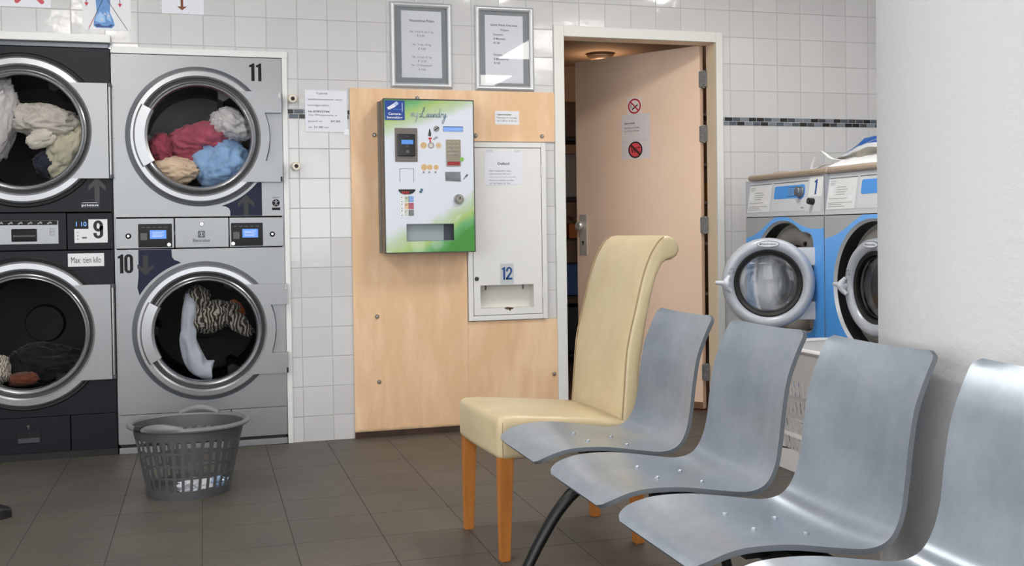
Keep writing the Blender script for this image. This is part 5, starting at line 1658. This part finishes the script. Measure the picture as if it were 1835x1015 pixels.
for sd, uc in ((1, .5),):
    Q = [bpt(sd, uc - .16 + .32 * i / 10, .455 - .035 * math.sin(PI * i / 10), .004) for i in range(11)] + [bpt(sd, uc + .16, .50, .004), bpt(sd, uc - .16, .50, .004)]
    m.face(Q)
bmesh.ops.solidify(m.bm, geom=m.bm.faces[:], thickness=.004)
m.build('grip_panel', mat('basket_white_bright', (236, 236, 238), .35), t)

# ------------------------------------------------------------------ dark grey basket on the floor
t = thing('laundry_basket', 'dark grey plastic slotted laundry basket on floor before the silver dryer', 'laundry basket', (-1.893, -.870, 0), math.radians(-12))
gb = mat('basket_grey', (74, 75, 78), .42, var=.04)
gr = mat('basket_rim_grey', (112, 114, 116), .38)
BH = .282
def be(a, z, off=0.0):
    s_ = z / BH
    rx = .162 + (.222 - .162) * s_ + off; ry = .168 + (.196 - .168) * s_ + off
    return Vector((rx * math.cos(a), ry * math.sin(a) + .015 * s_, z))
m = MB()
NR = 34
def band(za, zb, off=0.0, th=.003):
    N = 96
    for (o0, flip) in ((off, 0), (off - th, 1)):
        A = [m.bm.verts.new(be(2 * PI * i / N, za, o0)) for i in range(N)]; B = [m.bm.verts.new(be(2 * PI * i / N, zb, o0)) for i in range(N)]
        for i in range(N):
            m.bm.faces.new((A[i], A[(i + 1) % N], B[(i + 1) % N], B[i]))
        if flip:
            for X, Y in ((A, A0), (B, B0)):
                for i in range(N):
                    m.bm.faces.new((X[i], X[(i + 1) % N], Y[(i + 1) % N], Y[i]))
        A0, B0 = A, B
band(.0, .036, .001); band(.232, BH, .001)
for z in (.086, .135, .185):
    band(z - .004, z + .004)
for i in range(NR):
    a = 2 * PI * i / NR; w_ = .066
    for za, zb in ((.034, .234),):
        P = []
        for k_, (aa, off) in enumerate(((a - w_ / 2, 0), (a + w_ / 2, 0), (a + w_ / 2, -.004), (a - w_ / 2, -.004))):
            P.append((m.bm.verts.new(be(aa, za, off)), m.bm.verts.new(be(aa, zb, off))))
        for k_ in range(4):
            m.bm.faces.new((P[k_][0], P[(k_ + 1) % 4][0], P[(k_ + 1) % 4][1], P[k_][1]))
    # rounded slot corners just under the top band
    for s_ in (-1, 1):
        b = a + s_ * w_ / 2
        m.bm.faces.new([m.bm.verts.new(v) for v in (be(b, .234), be(b + s_ * .030, .234), be(b, .222))])
m.bm.faces.new([m.bm.verts.new(be(2 * PI * i / 48, .004, -.003)) for i in range(48)])
m.build('basket_body', gb, t, True, sharp=30)
m = MB()
N = 96
P = []
for i in range(N):
    P.append(be(2 * PI * i / N, BH - .002, .010))
m.tube(P, .0125, 10, 0, closed=True, flat=.8)
m.build('rim', gr, t, True)
for nm_, ac, up_ in (('far', PI * .5, .020), ('near', PI * 1.42, .006)):
    m = MB(); P = []; R_ = []
    for i in range(17):
        s_ = i / 16; a = ac - .36 + .72 * s_
        P.append(be(a, BH + .002 + up_ * math.sin(PI * s_) ** .8, .010)); R_.append(.010 + .008 * math.sin(PI * s_))
    m.tube(P, R_, 12, 0)
    if up_ > .01:
        A = [m.bm.verts.new(p) for p in P]; B = [m.bm.verts.new(be(ac - .36 + .72 * i / 16, BH - .006, .004)) for i in range(17)]
        for i in range(16):
            m.bm.faces.new((A[i], A[i + 1], B[i + 1], B[i]))
    m.build('handle', gr, t, True)
m = MB(); P = [be(PI * 1.42 - .42 - .16 * i / 5 + .02, BH + .001, .012) for i in range(6)]
m.tube(P, .0145, 10, 0, flat=.9); m.build('grip_patch', mat('grip_black', (34, 35, 37), .35), t, True)

m = MB()
lump(m, (-1.865, -.90, .028), (.060, .050, .022), 61, .42, 1.8, 4, 0); lump(m, (-1.80, -.88, .030), (.045, .040, .022), 62, .42, 1.8, 4, 1)
o = m.build('wrapper', [mat('wrapper_white', (212, 216, 224), .2, coat=.5), mat('wrapper_blue', (150, 178, 214), .2, coat=.5)], None, sharp=40)
reorigin(o, (-1.83, -.89, .004)); tag(o, 'crumpled pale wrapper lying in bottom of the dark grey basket', 'wrapper')

# ------------------------------------------------------------------ black shoe toe at the left edge
t = thing('shoe', 'toe of a black shoe on floor left of the dark grey basket', 'shoe', (-2.66, -1.075, 0), math.radians(12))
def shoe_section(s_):
    # s_ 0 heel .. 1 toe ; returns half width, height
    hw = [.034, .038, .038, .036, .040, .046, .049, .048, .040, .020]
    hh = [.085, .092, .090, .085, .072, .064, .058, .052, .046, .034]
    q = s_ * 9; i = min(int(q), 8); f = q - i
    return hw[i] + (hw[i + 1] - hw[i]) * f, hh[i] + (hh[i + 1] - hh[i]) * f
m = MB()
def up_fn(u, v):
    w_, h_ = shoe_section(u); a = PI * v
    c_, s2 = math.cos(a), math.sin(a)
    return Vector((-.16 + .285 * u, w_ * (abs(c_) ** .7) * (1 if c_ > 0 else -1), .022 + (h_ - .022) * s2 ** .75))
m.grid(up_fn, 40, 28)
for e in (0, 1):
    m.bm.faces.new([m.bm.verts.new(up_fn(e, j / 28)) for j in range(29)])
m.build('upper', mat('shoe_black', (20, 20, 23), .4), t, True)
m = MB()
out = []
for i in range(41):
    w_, _ = shoe_section(i / 40); out.append((-.166 + .297 * i / 40, w_ + .006))
poly = out + [(x, -y) for x, y in reversed(out)]
m.prism(poly, 0, .024, plane='xy'); m.build('sole', mat('shoe_sole', (16, 16, 18), .6), t, True)

# ------------------------------------------------------------------ beige upholstered chair
leather = NT('beige_leather')
nz = leather.noise(7, 5, .65)
leather.l(leather.ramp(nz, [(.3, lin((194, 175, 138))), (.7, lin((208, 192, 156)))]), leather.b.inputs['Base Color'])
leather.b.inputs['Roughness'].default_value = .38
leather.l(leather.bump(leather.noise(260, 3, .6), .12, .002), leather.b.inputs['Normal'])
legw = wood_mat('chair_leg_wood', (150, 88, 34), (184, 116, 50), (6, 6, 1.2), .42, 2.0)
CX0, CY0 = -.69, -1.965
t = thing('dining_chair', 'beige upholstered high-back chair with wooden legs beside grey seat row', 'chair', (CX0, CY0, 0), math.radians(3.0))
m = MB()
m.box(-.262, .236, -.226, .226, .322, .462, 0, .026, 5)
bmesh.ops.subdivide_edges(m.bm, edges=[e for e in m.bm.edges if e.calc_length() > .1], cuts=10, use_grid_fill=True)
for v in m.bm.verts:
    if v.co.z > .40:
        k_ = (1 - (v.co.y / .226) ** 2) * (1 - ((v.co.x + .02) / .27) ** 2)
        v.co.z += .012 * max(0, k_) - .045 * max(0, (v.co.x + .20)) / .45
    fr = max(0, -.20 - v.co.x) / .06
    v.co.x -= .006 * fr * (1 - (v.co.y / .226) ** 2)
m.build('seat', leather.m, t, True, sharp=60)
loop = [(-.530, .385), (-.523, .427), (-.514, .53), (-.504, .644), (-.490, .71), (-.475, .766), (-.443, .888), (-.415, .959), (-.387, 1.002), (-.362, 1.022), (-.338, 1.026), (-.316, 1.016), (-.302, .996), (-.300, .975), (-.310, .956), (-.328, .945), (-.348, .942), (-.365, .930), (-.386, .890), (-.409, .814), (-.425, .74), (-.438, .67), (-.450, .600), (-.456, .53), (-.458, .467), (-.458, .385)]
loop = [(a - CX0, b) for a, b in loop]
m = MB()
secs = []
cen = Vector((sum(p[0] for p in loop) / len(loop), sum(p[1] for p in loop) / len(loop)))
def inset(loop, d):
    n = len(loop); out = []
    for i in range(n):
        p0, p1, p2 = Vector(loop[i - 1]), Vector(loop[i]), Vector(loop[(i + 1) % n])
        t_ = (p2 - p0).normalized(); nn = Vector((-t_.y, t_.x))
        out.append(tuple(p1 - nn * d * (1 if True else -1)))
    return out
sgn = 1
area = sum(loop[i][0] * loop[(i + 1) % len(loop)][1] - loop[(i + 1) % len(loop)][0] * loop[i][1] for i in range(len(loop)))
dsgn = -1 if area > 0 else 1
for y, d in ((-.218, .016), (-.2155, .008), (-.209, .003), (-.200, 0), (-.1, 0), (0, 0), (.1, 0), (.200, 0), (.209, .003), (.2155, .008), (.218, .016)):
    L_ = inset(loop, d * dsgn)
    secs.append([m.bm.verts.new((p[0] - .004 * (1 - (y / .218) ** 2) * (1 if i < 9 else -.6), y, p[1])) for i, p in enumerate(L_)])
for A, B in zip(secs[:-1], secs[1:]):
    for i in range(len(A)):
        m.bm.faces.new((A[i], A[(i + 1) % len(A)], B[(i + 1) % len(A)], B[i]))
m.bm.faces.new(secs[0]); m.bm.faces.new(list(reversed(secs[-1])))
m.build('backrest', leather.m, t, True, sharp=50)
seam = mat('seam_thread', (172, 150, 112), .7)
for s_ in (-1, 1):
    m = MB(); m.tube(catmull([(p[0] + .002, s_ * .2135, p[1]) for p in loop[:10]], 4), .0022, 6); m.build('piping', seam, t, True)
m = MB(); m.tube([(-.166, -.215, .4215), (-.170, 0, .426), (-.166, .215, .4215)], .002, 6); m.tube([(-.248, -.2235, .335), (-.250, -.2235, .40), (-.247, -.2225, .447)], .0014, 6); m.build('seat_seam', seam, t, True)
for (x, y, sx) in ((-.232, -.196, -.006), (-.232, .196, -.006), (.228, -.180, .012), (.228, .180, .012)):
    m = MB()
    q = bmesh.ops.create_cube(m.bm, size=1.0)
    for v in q['verts']:
        top = v.co.z > 0; hw = .0225 if top else .0155
        v.co = Vector((x + (0 if top else sx) + (hw if v.co.x > 0 else -hw), y + (hw if v.co.y > 0 else -hw), .335 if top else 0.0))
    bmesh.ops.bevel(m.bm, geom=m.bm.edges[:], offset=.002, segments=2, affect='EDGES')
    m.build('leg', legw, t, True)

# ------------------------------------------------------------------ row of grey moulded seats on a beam
shell = NT('silver_grey_seat')
nz = shell.noise(5.0, 5, .6); nz2 = shell.noise(38, 3, .6)
mixn = shell.math('ADD', shell.math('MULTIPLY', nz, .75), shell.math('MULTIPLY', nz2, .25))
shell.l(shell.ramp(mixn, [(.35, lin((156, 166, 178))), (.65, lin((180, 188, 198)))]), shell.b.inputs['Base Color'])
shell.b.inputs['Metallic'].default_value = .65
shell.b.inputs['Roughness'].default_value = .30
# plain
frame_black = mat('frame_black', (20, 21, 23), .38, .3)
OX, OY = -.69, -3.20
t = thing('bench_seating', 'row of silver grey moulded seats on black beam beside round pillar', 'bench', (OX, OY, 0))
prof = catmull([(-.958, .412, 0), (-.942, .426, 0), (-.905, .441, 0), (-.85, .450, 0), (-.76, .447, 0), (-.66, .431, 0), (-.585, .421, 0), (-.538, .434, 0), (-.511, .474, 0), (-.497, .530, 0), (-.488, .600, 0), (-.473, .680, 0), (-.447, .745, 0), (-.420, .797, 0)], 5)
ln = [0]
for a, b in zip(prof[:-1], prof[1:]):
    ln.append(ln[-1] + (b - a).length)
TL = ln[-1]
def seat_fn(u, v):
    s_ = u * TL
    i = max(k for k in range(len(ln)) if ln[k] <= s_ + 1e-9); i = min(i, len(prof) - 2)
    f = (s_ - ln[i]) / (ln[i + 1] - ln[i])
    p = prof[i].lerp(prof[i + 1], f)
    tn = (prof[i + 1] - prof[i]).normalized()
    nrm = Vector((-tn.y, tn.x, 0))
    hw = .206
    r0, r1 = .055, .022
    if s_ < r0: hw -= .040 * (1 - math.sqrt(max(0, 1 - (1 - s_ / r0) ** 2)))
    if TL - s_ < r1: hw -= r1 * (1 - math.sqrt(max(0, 1 - (1 - (TL - s_) / r1) ** 2)))
    hw -= .017 * min(1, max(0, (u - .40) / .25))
    w_ = 2 * v - 1
    dish = -.012 * (1 - w_ * w_) * min(1, s_ / .10)
    return Vector((p.x + nrm.x * dish - OX, w_ * hw, p.y + nrm.y * dish))
def seat_mesh():
    m = MB()
    us = [i / 84 for i in range(85)]
    rows = m.grid(lambda u, v: seat_fn(u, v), 84, 22)
    fc = m.bm.faces[:]
    bmesh.ops.recalc_face_normals(m.bm, faces=fc)
    top = set(m.bm.verts)
    if fc[len(fc) // 3].normal.z < 0:
        bmesh.ops.reverse_faces(m.bm, faces=fc)
    for v in m.bm.verts:
        v.normal_update()
    bmesh.ops.solidify(m.bm, geom=fc, thickness=.011)
    for f in m.bm.faces:
        k_ = sum(1 for v in f.verts if v in top)
        if 0 < k_ < len(f.verts):
            f.material_index = 1
    return m
seat0 = None; bolt_parts = []
SEAT_Y = (-2.460, -2.945, -3.420, -3.905)
for i, y in enumerate(SEAT_Y):
    if i == 0:
        seat0 = seat_mesh().build('seat', [shell.m, mat('seat_edge_grey', (98, 104, 110), .5, .3)], t, True, sharp=50)
        seat0.location = (0, y - OY, 0)
        for bx, bz, by in ((-.760, .4395, .062), (-.760, .4395, -.062), (-.640, .4195, .062), (-.640, .4195, -.062)):
            m = MB(); m.lathe([(0, .0028), (.0035, .0026), (.0062, .0014), (.0068, 0), (.0068, -.012)], (bx - OX, by, bz - .0005), (-.1, 0, 1), 18)
            b = m.build('bolt', mat('bolt_zinc', (158, 163, 170), .38, .5), seat0, True); bolt_parts.append(b)
        m = MB(); m.box(-.745 - OX, -.585 - OX, -.085, .085, .394, .4045, 0, .002); m.box(-.75 - OX, -.60 - OX, -.012, .012, .36, .396)
        br0 = m.build('bracket', frame_black, seat0, True)
    else:
        s2 = seat0.copy(); C.objects.link(s2); s2.parent = t; s2.location = (0, y - OY, 0)
        for b in bolt_parts + [br0]:
            c = b.copy(); C.objects.link(c); c.parent = s2
m = MB(); m.box(-.70 - OX, -.625 - OX, -4.16 - OY, -2.25 - OY, .345, .394, 0, .006); m.build('beam', frame_black, t, True)
for y in (-2.700, -3.660):
    for pts in ([(-.66, .362), (-.76, .362), (-.845, .352), (-.905, .302), (-.96, .222), (-1.01, .130), (-1.045, .045), (-1.058, .003)], [(-.66, .362), (-.57, .352), (-.50, .315), (-.455, .24), (-.425, .15), (-.405, .06), (-.40, .003)]):
        P = catmull([(a - OX, y - OY, b) for a, b in pts], 5)
        n = len(P)
        m = MB(); m.tube(P, [.027 - .011 * (k / (n - 1)) for k in range(n)], 16, 0, flat=.72); m.build('leg', frame_black, t, True)
